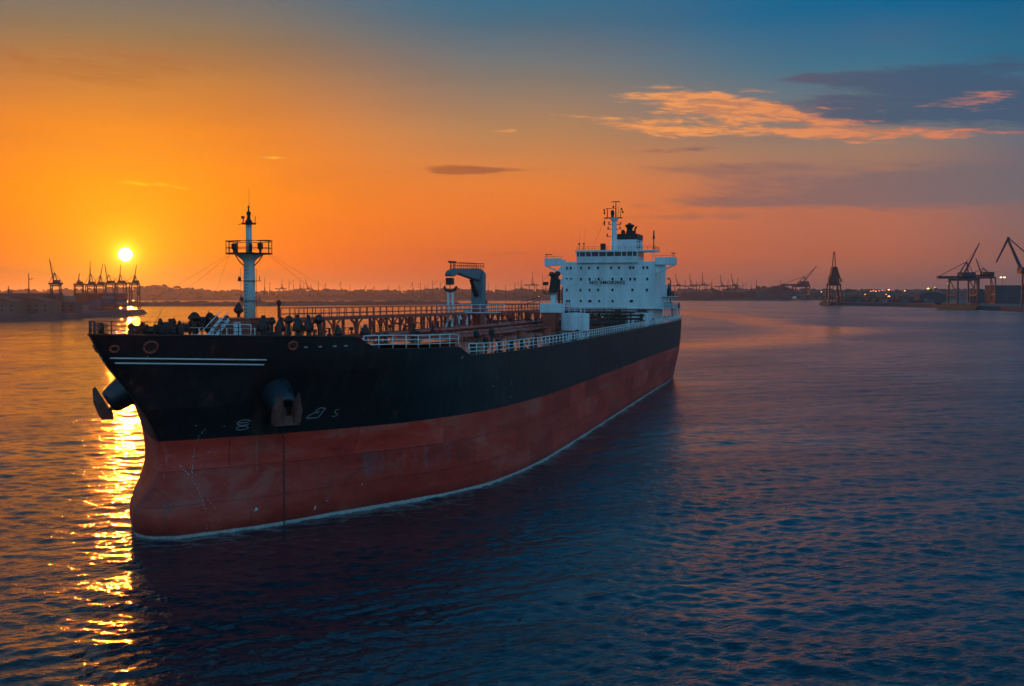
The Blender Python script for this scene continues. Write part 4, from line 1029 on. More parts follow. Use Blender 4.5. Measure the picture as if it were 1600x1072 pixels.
# ------------------------------------------------------------------ bridge tower
SF = 157.0
def px2x(px): return -8.77 + (px - 878.0) * 0.1350
def superstructure():
    ss = empty('bridge_tower', parent=ship)
    W = M['white']
    xl, xr = -8.80, 10.85
    MB().box(xl, xr, SF, SF + 14, 15.30, 24.9).build('accommodation_block', W, ss, bevel=0.06)
    MB().box(xl + 0.9, xr - 0.5, SF + 1.2, SF + 14, DZ - .2, 15.3).build('lower_house', W, ss)
    MB().box(xl - 0.15, xr + 2.0, SF - 0.25, SF + 25, 15.16, 15.32).build('boat_deck', W, ss)
    # deck lines across the front (welded deck edges)
    for z in (17.9, 20.15, 22.45): MB().box(xl - 0.0, xr + 0.0, SF - 0.05, SF - 0.003, z - 0.03, z + 0.03).build('deck_edge', W, ss)
    for x0, x1 in ((2.2, 3.6), (7.0, 9.0), (-5.5, -4.3)): MB().box(x0, x1, SF + 1.12, SF + 1.2, DZ + .1, 15.0).build('shell_door', M['red'], ss)
    # portholes and cabin windows
    def window(x, z, w=0.42, h=0.56, oval=False):
        wd = empty('window', parent=ss)
        y = SF - 0.003
        fr = MB()
        fr.box(x - w / 2 - .06, x - w / 2, y - 0.07, y, z - h / 2 - .06, z + h / 2 + .06); fr.box(x + w / 2, x + w / 2 + .06, y - 0.07, y, z - h / 2 - .06, z + h / 2 + .06)
        fr.box(x - w / 2, x + w / 2, y - 0.07, y, z + h / 2, z + h / 2 + .06); fr.box(x - w / 2, x + w / 2, y - 0.07, y, z - h / 2 - .06, z - h / 2)
        fr.box(x - w / 2, x + w / 2, y - 0.02, y, z - h / 2, z + h / 2)
        me = fr.mesh('window', [W, M['glass']])
        n = len(me.polygons)
        for p in list(me.polygons)[n - 6:]: p.material_index = 1
        o = bpy.data.objects.new('window', me); col.objects.link(o); o.parent = ss
        bpy.data.objects.remove(wd)
    rows = {23.62: [886, 892, 908.4, 921, 935, 955.7, 968, 985, 990, 1005.7, 1011.5],
            21.28: [885.6, 892.6, 908.2, 922, 936.3, 957.9, 971.7, 985.3, 992.3, 1011.5],
            19.04: [885.9, 907.5, 921.8, 935.3, 957.9, 988.7, 1011.2],
            16.72: [886.2, 889.6, 908, 922.5, 937, 958.1, 987.2, 1010]}
    for z, L in rows.items():
        for px in L:
            w = 0.44
            if z < 17 and px in (922.5, 987.2): w = 0.72
            window(px2x(px), z, w, 0.58 if z > 17 else 0.52)
    MB().lathe([(0.42, -0.05), (0.42, 0.05)], n=16).build('door', M['dark'], ss)
    ss.children[-1].rotation_euler = (R(90), 0, 0); ss.children[-1].location = (px2x(947), SF - 0.04, 16.72); ss.children[-1].scale = (0.75, 1.35, 1)
    for px in (931.5, 941.5): MB().cbox((px2x(px), SF - 0.04, 21.35), (0.10, 0.05, 0.42)).build('sign_mark', M['letter'], ss)
    # NO SMOKING
    cu = bpy.data.curves.new('lettering', 'FONT'); cu.body = 'NO SMOKING'; cu.size = 0.98; cu.extrude = 0.012; cu.align_x = 'CENTER'; cu.align_y = 'CENTER'; cu.space_character = 1.12; cu.offset = 0.03
    cu.materials.append(M['letter'])
    tx = bpy.data.objects.new('lettering', cu); col.objects.link(tx); tx.parent = ss
    tx.location = (0.85, SF - 0.06, 20.55); tx.rotation_euler = (R(90), 0, 0)
    bpy.context.view_layer.update()
    tw = tx.dimensions.x
    me = bpy.data.meshes.new_from_object(tx.evaluated_get(bpy.context.evaluated_depsgraph_get()))
    bpy.data.objects.remove(tx)
    me.name = 'lettering'; me.transform(Matrix.Diagonal((7.45 / tw, 1, 1, 1)))
    tx = link_mesh('lettering', me, ss, (0.85, SF - 0.06, 20.55)); tx.rotation_euler = (R(90), 0, 0)
    MB().box(-1.9, 4.0, SF - 0.10, SF - 0.003, 19.98, 20.05).build('drip_ledge', W, ss)
    # bridge deck and wings
    for sg, x_in, x_out, nm in ((-1, xl, -12.55, 0), (1, xr, 14.82, 1)):
        x0, x1 = sorted((x_in, x_out))
        wg = empty('bridge_wing', parent=ss)
        MB().box(x0, x1, SF - 0.1, SF + 0.02, 24.2, 25.72).build('front_plate', W, wg)
        MB().box(x0, x1, SF + 0.02, SF + 3.4, 24.2, 24.35).build('floor', W, wg)
        MB().box(x0, x1, SF + 3.3, SF + 3.42, 24.35, 25.5).build('rear_plate', W, wg)
        e0, e1 = (x1 - 0.08, x1) if sg > 0 else (x0, x0 + 0.08)
        MB().box(e0, e1, SF + 0.02, SF + 3.3, 24.35, 25.72).build('end_plate', W, wg)
        # raking bracket below
        MB().beam((x_in, SF + 0.6, 22.45), (x_out - sg * 0.1, SF + 0.6, 24.12), 0.9, 0.26).build('strut', W, wg)
        MB().prism([(x_in, 22.5), (x_in + sg * 1.1, 23.0), (x_in, 24.2)], 1, SF + 0.25, SF + 0.35).build('gusset', W, wg)
        if sg > 0: MB().prism([(x_in, 22.5), (x_in + 2.2, 23.5), (x_in + 2.0, 24.2), (x_in, 24.2)], 1, SF + 0.65, SF + 0.75).build('gusset', W, wg)
        railing([(x_in, SF, 25.72), (x_out, SF, 25.72)], 0.38, 1.5, M['dark'], 0.03, 0.03, 1, parent=wg, name='wing_railing')
        xx = x_out - sg * 0.35
        MB().tube([(xx, SF + 0.3, 25.6), (xx, SF + 0.3, 26.45)], 0.05, 6).build('lamp_post', M['dark'], wg)
        MB().beam((xx - 0.3, SF + 0.3, 26.5), (xx + (1.25 if sg < 0 else 0.5), SF + 0.3, 26.5), 0.3, 0.16).build('searchlight', M['black'], wg)
    # wheelhouse
    wh = empty('wheelhouse', parent=ss)
    wl, wr = -5.45, 7.25
    f0 = SF - 0.75
    MB().prism([(SF + 7, 24.75), (f0 + 0.12, 24.75), (f0, 25.9), (f0 - 0.02, 26.0), (SF + 7, 26.0)], 0, wl, wr).build('front_apron', W, wh)
    MB().box(wl, wr, SF - 0.2, SF + 7, 26.0, 26.9).build('glass_band', M['glass'], wh)
    edges = [wl, -4.85, -3.55, -2.35, -0.75, 0.85, 2.5, 4.0, 5.1, 6.3, wr]
    for x in edges: MB().box(x - 0.09, x + 0.09, f0 - 0.02, SF - 0.1, 25.99, 26.92).build('mullion', W, wh)
    for a, b in zip(edges[:-1], edges[1:]): MB().box(a + 0.09, b - 0.09, f0 + 0.08, f0 + 0.12, 26.0, 26.9).build('pane', M['glass'], wh)
    MB().box(wl - 0.25, wr + 0.25, f0 - 0.25, SF + 7.3, 26.9, 27.28).build('roof', W, wh)
    MB().box(wr + 0.25, 10.7, f0 + 0.3, SF + 7, 26.95, 27.25).build('roof_extension', W, wh)
    MB().box(xr - 0.6, xr - 0.4, SF + 0.1, SF + 0.3, 25.0, 27.0).build('roof_post', W, wh)
    MB().box(wl - 0.3, wr + 0.3, f0 - 0.06, f0 + 0.05, 24.68, 24.78).build('sill', W, wh)
    railing([(wl, f0, 27.28), (wr, f0, 27.28)], 0.75, 1.3, M['dark'], 0.025, 0.022, 2, parent=wh, name='roof_railing')
    railing([(wr, f0 + .4, 27.28), (10.6, f0 + .4, 27.28), (10.6, SF + 6.8, 27.28)], 0.75, 1.1, M['dark'], 0.03, 0.025, 2, parent=wh, name='roof_railing')
    # roof clutter
    for x, h, r in ((-5.1, 1.15, 0.16), (-4.1, 1.2, 0.12)):
        MB().tube([(x, SF, 27.28), (x, SF, 27.28 + h)], 0.06, 6).build('aerial_base', M['dark'], wh)
        MB().lathe([(0.05, 0), (r * 1.6, 0.08), (r * 1.6, 0.3), (0.05, 0.36)], (x, SF, 27.28 + h), 10).build('antenna_dome', M['black'], wh)
    MB().tube([(-5.0, SF, 28.4), (-5.0, SF, 32.6)], 0.02, 4, 0.008).build('whip_aerial', M['dark'], wh)
    MB().tube([(-4.4, SF + 2, 27.3), (-4.4, SF + 2, 32.6)], 0.02, 4, 0.008).build('whip_aerial', M['dark'], wh)
    MB().box(-0.8, 0.15, SF + 1, SF + 2, 27.28, 28.7).build('compass_house', M['black'], wh, bevel=0.05)
    MB().lathe([(0.10, 0), (0.10, 2.2), (0.22, 2.3), (0.22, 2.9), (0.14, 3.0), (0.14, 4.0)], (10.5, SF + 0.3, 27.2), 10).build('signal_mast', M['black'], wh)
    # port side galleries and stair landings behind the block
    for z, s1, x1 in ((17.72, SF + 24, 12.2),): MB().box(xr - 1.5, x1, SF + 9, s1, z - 0.12, z).build('gallery', W, ss)
    MB().box(xr - 3.0, xr - 0.6, SF + 14, SF + 26, 15.3, 20.2).build('engine_casing', W, ss)
    MB().box(xl + 2, xr - 3.0, SF + 14, SF + 25, 15.3, 23.5).build('engine_casing', W, ss)
    railing([(xr + 0.2, SF + 0.4, 15.32), (12.7, SF + 0.4, 15.32), (12.4, SF + 24.8, 15.32)], 1.0, 1.5, M['white'], 0.05, 0.045, 3, parent=ss, name='gallery_railing')
    railing([(12.1, SF + 9.2, 17.72), (11.2, SF + 23.8, 17.72)], 1.0, 1.5, M['dark'], 0.05, 0.045, 3, parent=ss, name='gallery_railing')
    for s in np.linspace(SF + 2, SF + 24.5, 9): MB().box(12.05, 12.25, s, s + .2, DZ, 15.2).build('gallery_post', W, ss)
    for s in np.linspace(SF + 10, SF + 23.5, 4): MB().box(11.0, 11.16, s, s + .16, 15.3, 17.6).build('gallery_post', W, ss)
    MB().lathe([(0.35, 0), (0.5, 0.5), (0.45, 1.3), (0.2, 1.9), (0.18, 2.8), (0.05, 2.9)], (10.6, SF + 20, 17.72), 10).build('davit', M['dark'], ss)
    MB().tube([(11.6, SF + 16, 15.3), (11.6, SF + 16, 21.0), (11.4, SF + 15.0, 21.7), (11.2, SF + 14.2, 21.4)], 0.12, 6).build('davit', M['dark'], ss)
    for k in range(4):
        MB().lathe([(0.28, 0), (0.30, 0.9), (0.15, 1.1)], (11.2, SF + 10.5 + k * 3.1, 15.32), 10).build('life_raft', M['dark'], ss)
    # radar mast
    rm = empty('radar_mast', (1.6, SF + 3.4, 27.28), parent=ship)
    MB().lathe([(0.66, 0), (0.60, 3.4), (0.52, 6.0), (0.60, 6.3), (0.95, 6.7), (0.95, 6.85)], n=20).build('trunk', W, rm, smooth=False)
    MB().beam((-2.1, 0, 6.85), (1.75, 0, 6.85), 0.5, 0.22).build('yard', M['dark'], rm)
    MB().lathe([(0.34, 6.9), (0.3, 7.4), (0.42, 7.7), (0.4, 8.2), (0.15, 8.5)], (-0.35, 0, 0), 12).build('radar_housing', M['black'], rm)
    MB().tube([(0.35, 0, 6.9), (0.35, 0, 10.3)], 0.15, 8, 0.09).build('topmast', M['dark'], rm)
    MB().beam((-0.55, 0, 10.2), (1.25, 0, 10.2), 0.22, 0.16).build('radar_scanner', M['dark'], rm)
    MB().beam((-1.9, 0, 8.85), (0.4, 0, 8.85), 0.1, 0.1).build('signal_yard', M['dark'], rm)
    MB().tube([(-1.45, 0, 6.9), (-1.45, 0, 8.9)], 0.10, 6).build('yard_post', M['dark'], rm)
    MB().tube([(1.35, 0, 6.9), (1.35, 0, 8.4)], 0.06, 6).build('yard_post', M['dark'], rm)
    MB().tube([(0.8, 0, 6.9), (1.0, 0, 9.3)], 0.04, 5).build('halyard', M['dark'], rm)
    for x, z in ((-2.1, 5.6), (-2.1, 7.6), (-2.15, 8.2), (1.8, 7.8), (1.55, 8.4), (-0.2, 8.9)):
        MB().lathe([(0.06, 0), (0.19, 0.12), (0.19, 0.42), (0.06, 0.55)], (x, 0, z), 8).build('signal_lamp', M['black'], rm)
    MB().lathe([(0.10, 0), (0.16, 0.1), (0.16, 0.9), (0.1, 1.0)], (-2.1, 0, 5.3), 8).build('signal_lamp', M['black'], rm)
    for z, a, b in ((4.5, -1.4, 1.3), (3.0, -1.55, 0.0), (5.5, -1.2, 1.5)):
        MB().beam((a, 0, z), (b, 0, z), 0.4, 0.12).build('light_bracket', M['dark'], rm)
        MB().lathe([(0.14, 0), (0.16, 0.5), (0.08, 0.6)], (a + .1, 0, z), 8).build('signal_lamp', M['black'], rm)
        if b > 0.5: MB().lathe([(0.12, 0), (0.14, 0.4), (0.08, 0.5)], (b - .1, 0, z), 8).build('signal_lamp', M['black'], rm)
    MB().tube([(0.5, 0, 6.6), (1.5, 0, 4.6), (1.9, 0, 3.4)], 0.04, 5).build('halyard', M['dark'], rm)
    MB().tube([(-1.9, 0, 6.8), (-4.4, -1.5, 0.2)], 0.02, 4).build('halyard', M['dark'], rm)
    # funnel
    fn = empty('funnel', (0, 0, 0), parent=ship)
    x0, x1, s0, s1 = 1.1, 5.45, SF + 9, SF + 16
    MB().box(x0, x1, s0, s1, 23.0, 29.9).build('casing', W, fn, bevel=0.15)
    MB().box(x0 - 0.03, x1 + 0.03, s0 - 0.03, s1 + 0.03, 29.9, 31.1).build('black_band', M['black'], fn, bevel=0.12)
    MB().lathe([(0.9, 0), (0.75, 0.6), (0.6, 0.9), (0.72, 1.4), (1.0, 1.8), (1.0, 2.05), (0.5, 2.1), (0.3, 2.4)], (3.35, s0 + 2.5, 31.1), 18).build('exhaust_uptake', M['black'], fn, smooth=False)
    MB().lathe([(0.45, 0), (0.5, 0.5), (0.3, 0.8), (0.1, 0.95)], (2.1, s0 + 1.5, 31.1), 12).build('exhaust_pipe', M['black'], fn)
    MB().tube([(4.7, s0 + 1.5, 31.0), (4.7, s0 + 1.5, 32.0), (4.95, s0 + 1.2, 32.5), (5.15, s0 + .9, 32.55)], 0.2, 8).build('exhaust_pipe', M['dark'], fn)
    MB().tube([(4.35, s0 + 1.5, 31.0), (4.35, s0 + 1.5, 31.8)], 0.22, 8).build('exhaust_pipe', M['dark'], fn)
    lad = empty('ladder', parent=fn)
    MB().tube([(x1 + 0.5, s0, 27), (x1 + 0.5, s0, 31.0)], 0.05, 5).build('stile', M['dark'], lad)
    for z in (28.2, 29.4, 30.3): MB().beam((x1, s0, z), (x1 + 0.9, s0, z), 0.5, 0.1).build('step_platform', M['dark'], lad)
    for q in ((-.9, 29.2), (.4, 29.25)): MB().lathe([(0.1, -0.02), (0.1, 0.02)], n=8).build('casing_light', M['mark'], fn)
    k = 0
    for o in fn.children:
        if o.name.startswith('casing_light'):
            o.rotation_euler = (R(90), 0, 0); o.location = (2.5 + 1.6 * k, s0 - 0.04, 28.9); k += 1
superstructure()

# poop: bulwark stanchions, mooring deck canopy, ensign staff
def poop():
    p = empty('poop_canopy', parent=ship)
    pts = [(half(s, 13) - 0.5, s) for s in (176, 180, 184)]
    for x, s in pts + [(half(186, 13) - .4, 185.8), (5, 185.8), (0, 185.8), (-5, 185.8)]:
        MB().box(x - .14, x + .14, s - .14, s + .14, DZ - .2, 15.1).build('post', M['white'], p)
    vs = [(half(s, 13) - 0.3, s) for s in (SF + 14, 176, 180, 184, 186)]
    poly = vs + [(-x, s) for x, s in vs[::-1]]
    MB().prism(poly, 2, 14.95, 15.10).build('roof', M['white'], p)
    railing([(x - .1, s, 15.1) for x, s in vs] + [(-x + .1, s, 15.1) for x, s in vs[::-1]], 1.05, 1.5, M['dark'], 0.05, 0.05, 3, parent=p, name='railing')
    MB().tube([(0, 186, 15), (0, 187.6, 19)], 0.05, 6).build('ensign_staff', M['white'], p)
    MB().prism([(12.9, 12.0), (13.15, 12.0), (13.15, 15.2), (12.6, 15.2), (12.6, 14.0)], 1, 171.5, 171.9).build('chute', M['white'], p)
poop()

# ------------------------------------------------------------------ harbour behind: land
def at(px, d): return (px - 800.0) / 1750.0 * d
def zof(py, d): return CAM_H + (461.0 - py) / 1750.0 * d

def land(name, outline, z, m, label, rough=2.0, slope=3.0, edge_m=None):
    """flat-topped land with an uneven sloping bank"""
    P = [Vector(p) for p in outline]; pts = []
    for i in range(len(P)):
        a, b = P[i], P[(i + 1) % len(P)]; n = max(1, int((b - a).length / 30))
        for k in range(n):
            q = a.lerp(b, k / n); pts.append(Vector((q.x + random.uniform(-rough, rough), q.y + random.uniform(-rough, rough))))
    c = sum(pts, Vector((0, 0))) / len(pts); n = len(pts)
    top = []; bot = []; mid = []
    for q in pts:
        d = (q - c).normalized(); top.append((q.x, q.y, z + random.uniform(-.2, .2))); mid.append((q.x + d.x * slope * .5, q.y + d.y * slope * .5, z * .45 + random.uniform(-.4, .4))); bot.append((q.x + d.x * slope, q.y + d.y * slope, -1.5))
    fs = [tuple(range(n))] + [(i, n + i, n + (i + 1) % n, (i + 1) % n) for i in range(n)] + [(n + i, 2 * n + i, 2 * n + (i + 1) % n, n + (i + 1) % n) for i in range(n)]
    mb = MB().add(top + mid + bot, fs)
    o = mb.build(name, m); tag(o, label, kind='structure'); return o
land('pier_ground', [(-1500, 560), (-700, 560), (-420, 570), (-352, 640), (-345, 750), (-338, 810), (-336, 900), (-340, 984), (-360, 1085), (-420, 1150), (-900, 1400), (-1500, 1400)], 4.0, M['rock'], 'low dark pier with sloping stone bank under the setting sun', 2.5, 5.0)
land('quay_ground', [(545, 1985), (590, 1850), (612, 1740), (606, 1620), (590, 1500), (575, 1370), (560, 1230), (545, 1120), (560, 900), (2600, 900), (3200, 2600), (2100, 2700), (700, 2500)], 5.0, M['quay'], 'low dark quay with straight edge along the water', 0.4, 0.6)
land('breakwater', [(-820, 1840), (-560, 1850), (-380, 1900), (-240, 2020), (-110, 2200), (-120, 2290), (-400, 2100), (-820, 2020)], 5.6, M['rock'], 'thin dark breakwater crossing the bright water', 4, 8)
land('breakwater', [(-160, 2150), (-10, 2120), (60, 2200), (40, 2230), (-140, 2200)], 1.6, M['rock'], 'short dark sandbar seen above the long catwalk', 4, 8)

# far shore: one terrain sheet rising from the water to low hills
def hills():
    sky = [(-500, 452), (0, 454), (120, 452), (215, 449), (252, 446), (300, 451), (330, 454), (420, 455), (520, 453), (560, 454), (640, 455), (690, 451), (760, 454), (850, 453), (950, 453), (1060, 452), (1140, 453), (1190, 449), (1222, 447), (1240, 452), (1300, 453), (1400, 453), (1500, 452), (1600, 451), (2100, 450)]
    px = np.linspace(-500, 2100, 240); rows = [(3700, 0.0), (3760, 0.10), (3900, 0.16), (4100, 0.30), (4350, 0.62), (4600, 1.0), (5000, 0.8), (5600, 0.4), (6400, 0.1)]
    base = np.interp(px, [p[0] for p in sky], [p[1] for p in sky])
    vs = []; fs = []
    for j, (d, f) in enumerate(rows):
        for i, x in enumerate(px):
            H = zof(base[i], 4600) - 4
            z = -1.5 if j == 0 else 2.0 + H * f * (1 + 0.10 * math.sin(x * 0.09 + j) + 0.08 * math.sin(x * 0.31 + 2 * j))
            dd = d + (60 * math.sin(x * 0.021) + 30 * math.sin(x * 0.057) if j < 3 else 0)
            vs.append((at(x, dd), dd, z))
    n = len(px)
    for j in range(len(rows) - 1):
        for i in range(n - 1): fs.append((j * n + i, j * n + i + 1, (j + 1) * n + i + 1, (j + 1) * n + i))
    o = MB().add(vs, fs).build('far_shore', M['hill'], smooth=True); tag(o, 'low hazy shore and hills along the far side of the harbour', kind='structure')
    # woods on the hills read as one mass
    rr = np.random.default_rng(3)
    blob = []
    def ico():
        t = (1 + 5 ** .5) / 2
        v = [(-1, t, 0), (1, t, 0), (-1, -t, 0), (1, -t, 0), (0, -1, t), (0, 1, t), (0, -1, -t), (0, 1, -t), (t, 0, -1), (t, 0, 1), (-t, 0, -1), (-t, 0, 1)]
        f = [(0, 11, 5), (0, 5, 1), (0, 1, 7), (0, 7, 10), (0, 10, 11), (1, 5, 9), (5, 11, 4), (11, 10, 2), (10, 7, 6), (7, 1, 8), (3, 9, 4), (3, 4, 2), (3, 2, 6), (3, 6, 8), (3, 8, 9), (4, 9, 5), (2, 4, 11), (6, 2, 10), (8, 6, 7), (9, 8, 1)]
        return np.array(v) / 1.902, f
    V, F = ico(); mb = MB()
    for k in range(1700):
        x = rr.uniform(-300, 1900); d = rr.choice([3950, 4150, 4350, 4600, 4620]) + rr.uniform(-60, 60)
        f = np.interp(d, [r[0] for r in rows], [r[1] for r in rows]); H = zof(np.interp(x, [p[0] for p in sky], [p[1] for p in sky]), 4600) - 4
        r = rr.uniform(3, 8.5); z = 2 + H * f + r * rr.uniform(-.2, .5)
        mb.add(V * np.array([r * rr.uniform(.8, 2.2), r, r * rr.uniform(.6, 1.0)]) * rr.uniform(.85, 1.15, (12, 1)) + np.array([at(x, d), d, z]), F)
    for k in range(160):
        x = rr.uniform(-800, -130); d = np.interp(x, [-820, -380, -240, -110], [1930, 1990, 2090, 2240]) + rr.uniform(-40, 40); r = rr.uniform(1, 3.4)
        mb.add(V * np.array([r * 2.2, r, r * .8]) * rr.uniform(.8, 1.2, (12, 1)) + np.array([x, d, 5.6]), F)
    o = mb.build('woodland', M['leaf']); tag(o, 'dark scrub and trees along the hazy far shore', kind='stuff')
hills()

# ------------------------------------------------------------------ cranes
def gantry_crane(px, d, base_z, width, girder_y, top_y, lean, boom_up, m, label, rz=0.0, jib=None, group='container cranes', scale_depth=1.0):
    """ship-to-shore crane: four legs, portal beams, girder with machinery house, A-frame and boom"""
    g = empty('gantry_crane', (at(px, d), d, base_z), rz)
    tag(g, label, 'crane', group)
    k = d / 1750.0
    W = width * k; zg = zof(girder_y, d) - base_z; zt = zof(top_y, d) - base_z; D = W * 0.9 * scale_depth
    lw = max(0.072 * W, 0.9)
    for sx in (-1, 1):
        for sy in (-1, 1): MB().beam((sx * W / 2, sy * D / 2, 0), (sx * W / 2 * 0.92, sy * D / 2 * 0.9, zg), lw, lw, lw * .8, lw * .8).build('leg', m, g)
        MB().beam((sx * W / 2, -D / 2, zg * 0.36), (sx * W / 2, D / 2, zg * 0.36), lw * .8, lw * .9).build('sill_beam', m, g)
        MB().beam((sx * W / 2, -D / 2, 0.8), (sx * W / 2, D / 2, 0.8), lw * 1.2, lw * 1.2).build('bogie', m, g)
        MB().beam((sx * W / 2, -D / 2, zg * 0.36), (sx * W / 2 * .92, D / 2 * .9, zg), lw * .5, lw * .5).build('brace', m, g)
    for sy in (-1, 1): MB().beam((-W / 2, sy * D / 2 * .9, zg * 0.97), (W / 2, sy * D / 2 * .9, zg * 0.97), lw, lw * 1.2).build('portal_beam', m, g)
    jl = jib or (-1.0, 1.0)
    MB().beam((W * jl[0], 0, zg + lw), (W * jl[1], 0, zg + lw), lw * 2.4, lw * 1.7).build('girder', m, g)
    MB().box(-W * 0.15, W * 0.45, -D * .3, D * .3, zg + lw * 1.6, zg + lw * 4.2).build('machinery_house', m, g)
    ax = lean * W
    for sx, off in ((-1, -0.5), (1, 0.45)): MB().beam((off * W * .6, 0, zg + lw), (ax * 0.2, 0, zg + (zt - zg) * 0.48), lw * .8, lw * .8, lw * .5, lw * .5).build('a_frame', m, g)
    if boom_up:
        MB().beam((-W * 0.12 + ax * .1, 0, zg + lw), (ax, 0, zt), lw * 1.1, lw * 1.0, lw * .55, lw * .5).build('boom', m, g)
        MB().tube([(ax * 0.2, 0, zg + (zt - zg) * 0.48), (ax * .9, 0, zg + (zt - zg) * .92)], lw * .12, 4).build('stay', m, g)
    MB().tube([(ax * 0.2, 0, zg + (zt - zg) * 0.48), (W * jl[0] * .95, 0, zg + lw * 1.6)], lw * .2, 4).build('stay', m, g)
    MB().tube([(ax * 0.2, 0, zg + (zt - zg) * 0.48), (W * jl[1] * .95, 0, zg + lw * 1.6)], lw * .2, 4).build('stay', m, g)
    MB().cbox((W * jl[1] * .6, 0, zg - lw * .6), (lw * 1.6, lw * 1.6, lw * 1.6)).build('operator_cab', m, g)
    return g
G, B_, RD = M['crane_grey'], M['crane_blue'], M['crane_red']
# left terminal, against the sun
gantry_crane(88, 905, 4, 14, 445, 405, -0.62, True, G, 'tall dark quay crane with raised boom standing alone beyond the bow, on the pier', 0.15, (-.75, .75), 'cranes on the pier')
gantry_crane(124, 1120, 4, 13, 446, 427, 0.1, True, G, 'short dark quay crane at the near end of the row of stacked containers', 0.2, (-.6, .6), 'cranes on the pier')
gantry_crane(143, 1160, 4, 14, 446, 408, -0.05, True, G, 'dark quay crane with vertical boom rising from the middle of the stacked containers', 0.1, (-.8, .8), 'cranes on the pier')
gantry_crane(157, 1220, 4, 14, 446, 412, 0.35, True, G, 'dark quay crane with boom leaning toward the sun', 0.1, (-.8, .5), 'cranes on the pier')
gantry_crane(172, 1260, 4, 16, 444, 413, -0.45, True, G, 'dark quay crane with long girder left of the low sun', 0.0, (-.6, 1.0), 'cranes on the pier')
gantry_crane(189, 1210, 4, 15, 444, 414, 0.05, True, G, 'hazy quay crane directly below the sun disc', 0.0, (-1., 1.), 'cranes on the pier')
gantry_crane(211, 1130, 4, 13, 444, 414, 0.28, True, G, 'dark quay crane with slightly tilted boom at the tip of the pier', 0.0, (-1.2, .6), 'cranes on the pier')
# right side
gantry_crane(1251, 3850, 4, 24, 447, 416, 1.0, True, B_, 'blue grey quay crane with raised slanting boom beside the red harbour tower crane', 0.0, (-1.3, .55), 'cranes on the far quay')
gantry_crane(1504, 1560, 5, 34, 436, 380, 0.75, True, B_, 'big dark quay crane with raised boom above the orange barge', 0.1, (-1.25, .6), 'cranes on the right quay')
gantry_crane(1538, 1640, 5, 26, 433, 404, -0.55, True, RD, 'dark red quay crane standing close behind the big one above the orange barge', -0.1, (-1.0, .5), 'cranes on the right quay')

def portal_slewing_crane():
    d = 1955; k = d / 1750.0
    g = empty('portal_crane', (at(1302, d), d, 5)); tag(g, 'dark red portal crane seen end on, its narrow jib pointing straight up', 'crane')
    z = lambda y: zof(y, d) - 5
    w = 22 * k
    for sx in (-1, 1):
        for sy in (-1, 1): MB().beam((sx * w * .46, sy * w * .4, 0), (sx * w * .36, sy * w * .32, z(443)), 2.6, 2.6, 2.0, 2.0).build('leg', RD, g)
        MB().beam((sx * w * .15, -w * .36, 0), (sx * w * .13, -w * .3, z(443)), 1.1, 1.1).build('ladder_tower', RD, g)
    for y in (466, 456, 446): MB().beam((-w * .44, -w * .36, z(y)), (w * .44, -w * .36, z(y)), 1.2, 1.4).build('cross_beam', RD, g)
    MB().cbox((0, 0, z(474)), (w * 1.02, w * .9, 5.0)).build('base_frame', RD, g)
    MB().lathe([(w * .40, z(446)), (w * .42, z(440)), (w * .36, z(434)), (w * .2, z(430))], n=12).build('turntable', RD, g)
    MB().prism([(-w * .36, z(436)), (w * .42, z(436)), (w * .34, z(430)), (w * .16, z(417)), (-w * .14, z(417)), (-w * .26, z(430))], 1, -w * .25, w * .25).build('machinery_house', RD, g)
    for sx in (-1, 1): MB().beam((sx * w * .17, 0, z(430)), (sx * 1.0, 0, z(394)), 1.5, 1.8, 0.9, 1.0).build('jib_chord', RD, g)
    for i in range(8):
        a = z(428) + (z(396) - z(428)) * i / 8; b = z(428) + (z(396) - z(428)) * (i + 1) / 8; fa = w * .16 * (1 - i / 8) + .8; fb = w * .16 * (1 - (i + 1) / 8) + .8
        MB().beam((-fa, 0, a), (fb, 0, b), .7, .7).build('lattice', RD, g)
    MB().cbox((0, 0, z(394.5)), (2.8, 2.0, 2.2)).build('jib_head', RD, g)
    MB().cbox((w * .5, 0, z(438)), (2.5, 3, 6)).build('operator_cab', RD, g)
portal_slewing_crane()

def level_luffing_crane():
    d = 1330; g = empty('luffing_crane', (at(1604, d), d, 5)); tag(g, 'dark double link crane at the right edge, its folded jib high above the quay', 'crane')
    z = lambda y: zof(y, d) - 5
    X = lambda px: at(px, d) - at(1604, d)
    MB().beam((X(1596), 0, z(425)), (X(1572), 0, z(373)), 3.0, 3.2, 1.8, 2.0).build('main_jib', B_, g)
    MB().beam((X(1574), 0, z(371)), (X(1555), 0, z(410)), 2.0, 2.2, 1.2, 1.4).build('fly_jib', B_, g)
    MB().tube([(X(1573), 0, z(372)), (X(1606), 0, z(400))], 0.7, 6).build('back_stay', B_, g)
    MB().lathe([(1.6, -1.2), (1.6, 1.2)], (X(1573), 0, z(372.5)), 12).build('jib_pivot', B_, g)
    MB().beam((X(1598), 0, z(425)), (X(1604), 0, z(400)), 1.8, 1.8).build('a_frame', B_, g)
    MB().box(X(1591), X(1616), -6, 6, z(428), z(418)).build('machinery_house', B_, g)
    for x in (1599, 1612):
        for y in (-5, 5): MB().beam((X(x), y, 0), (X(x), y * .8, z(428)), 1.6, 1.6).build('leg', B_, g)
    MB().box(X(1599), X(1612), -5, 5, z(446), z(443)).build('portal', B_, g)
level_luffing_crane()

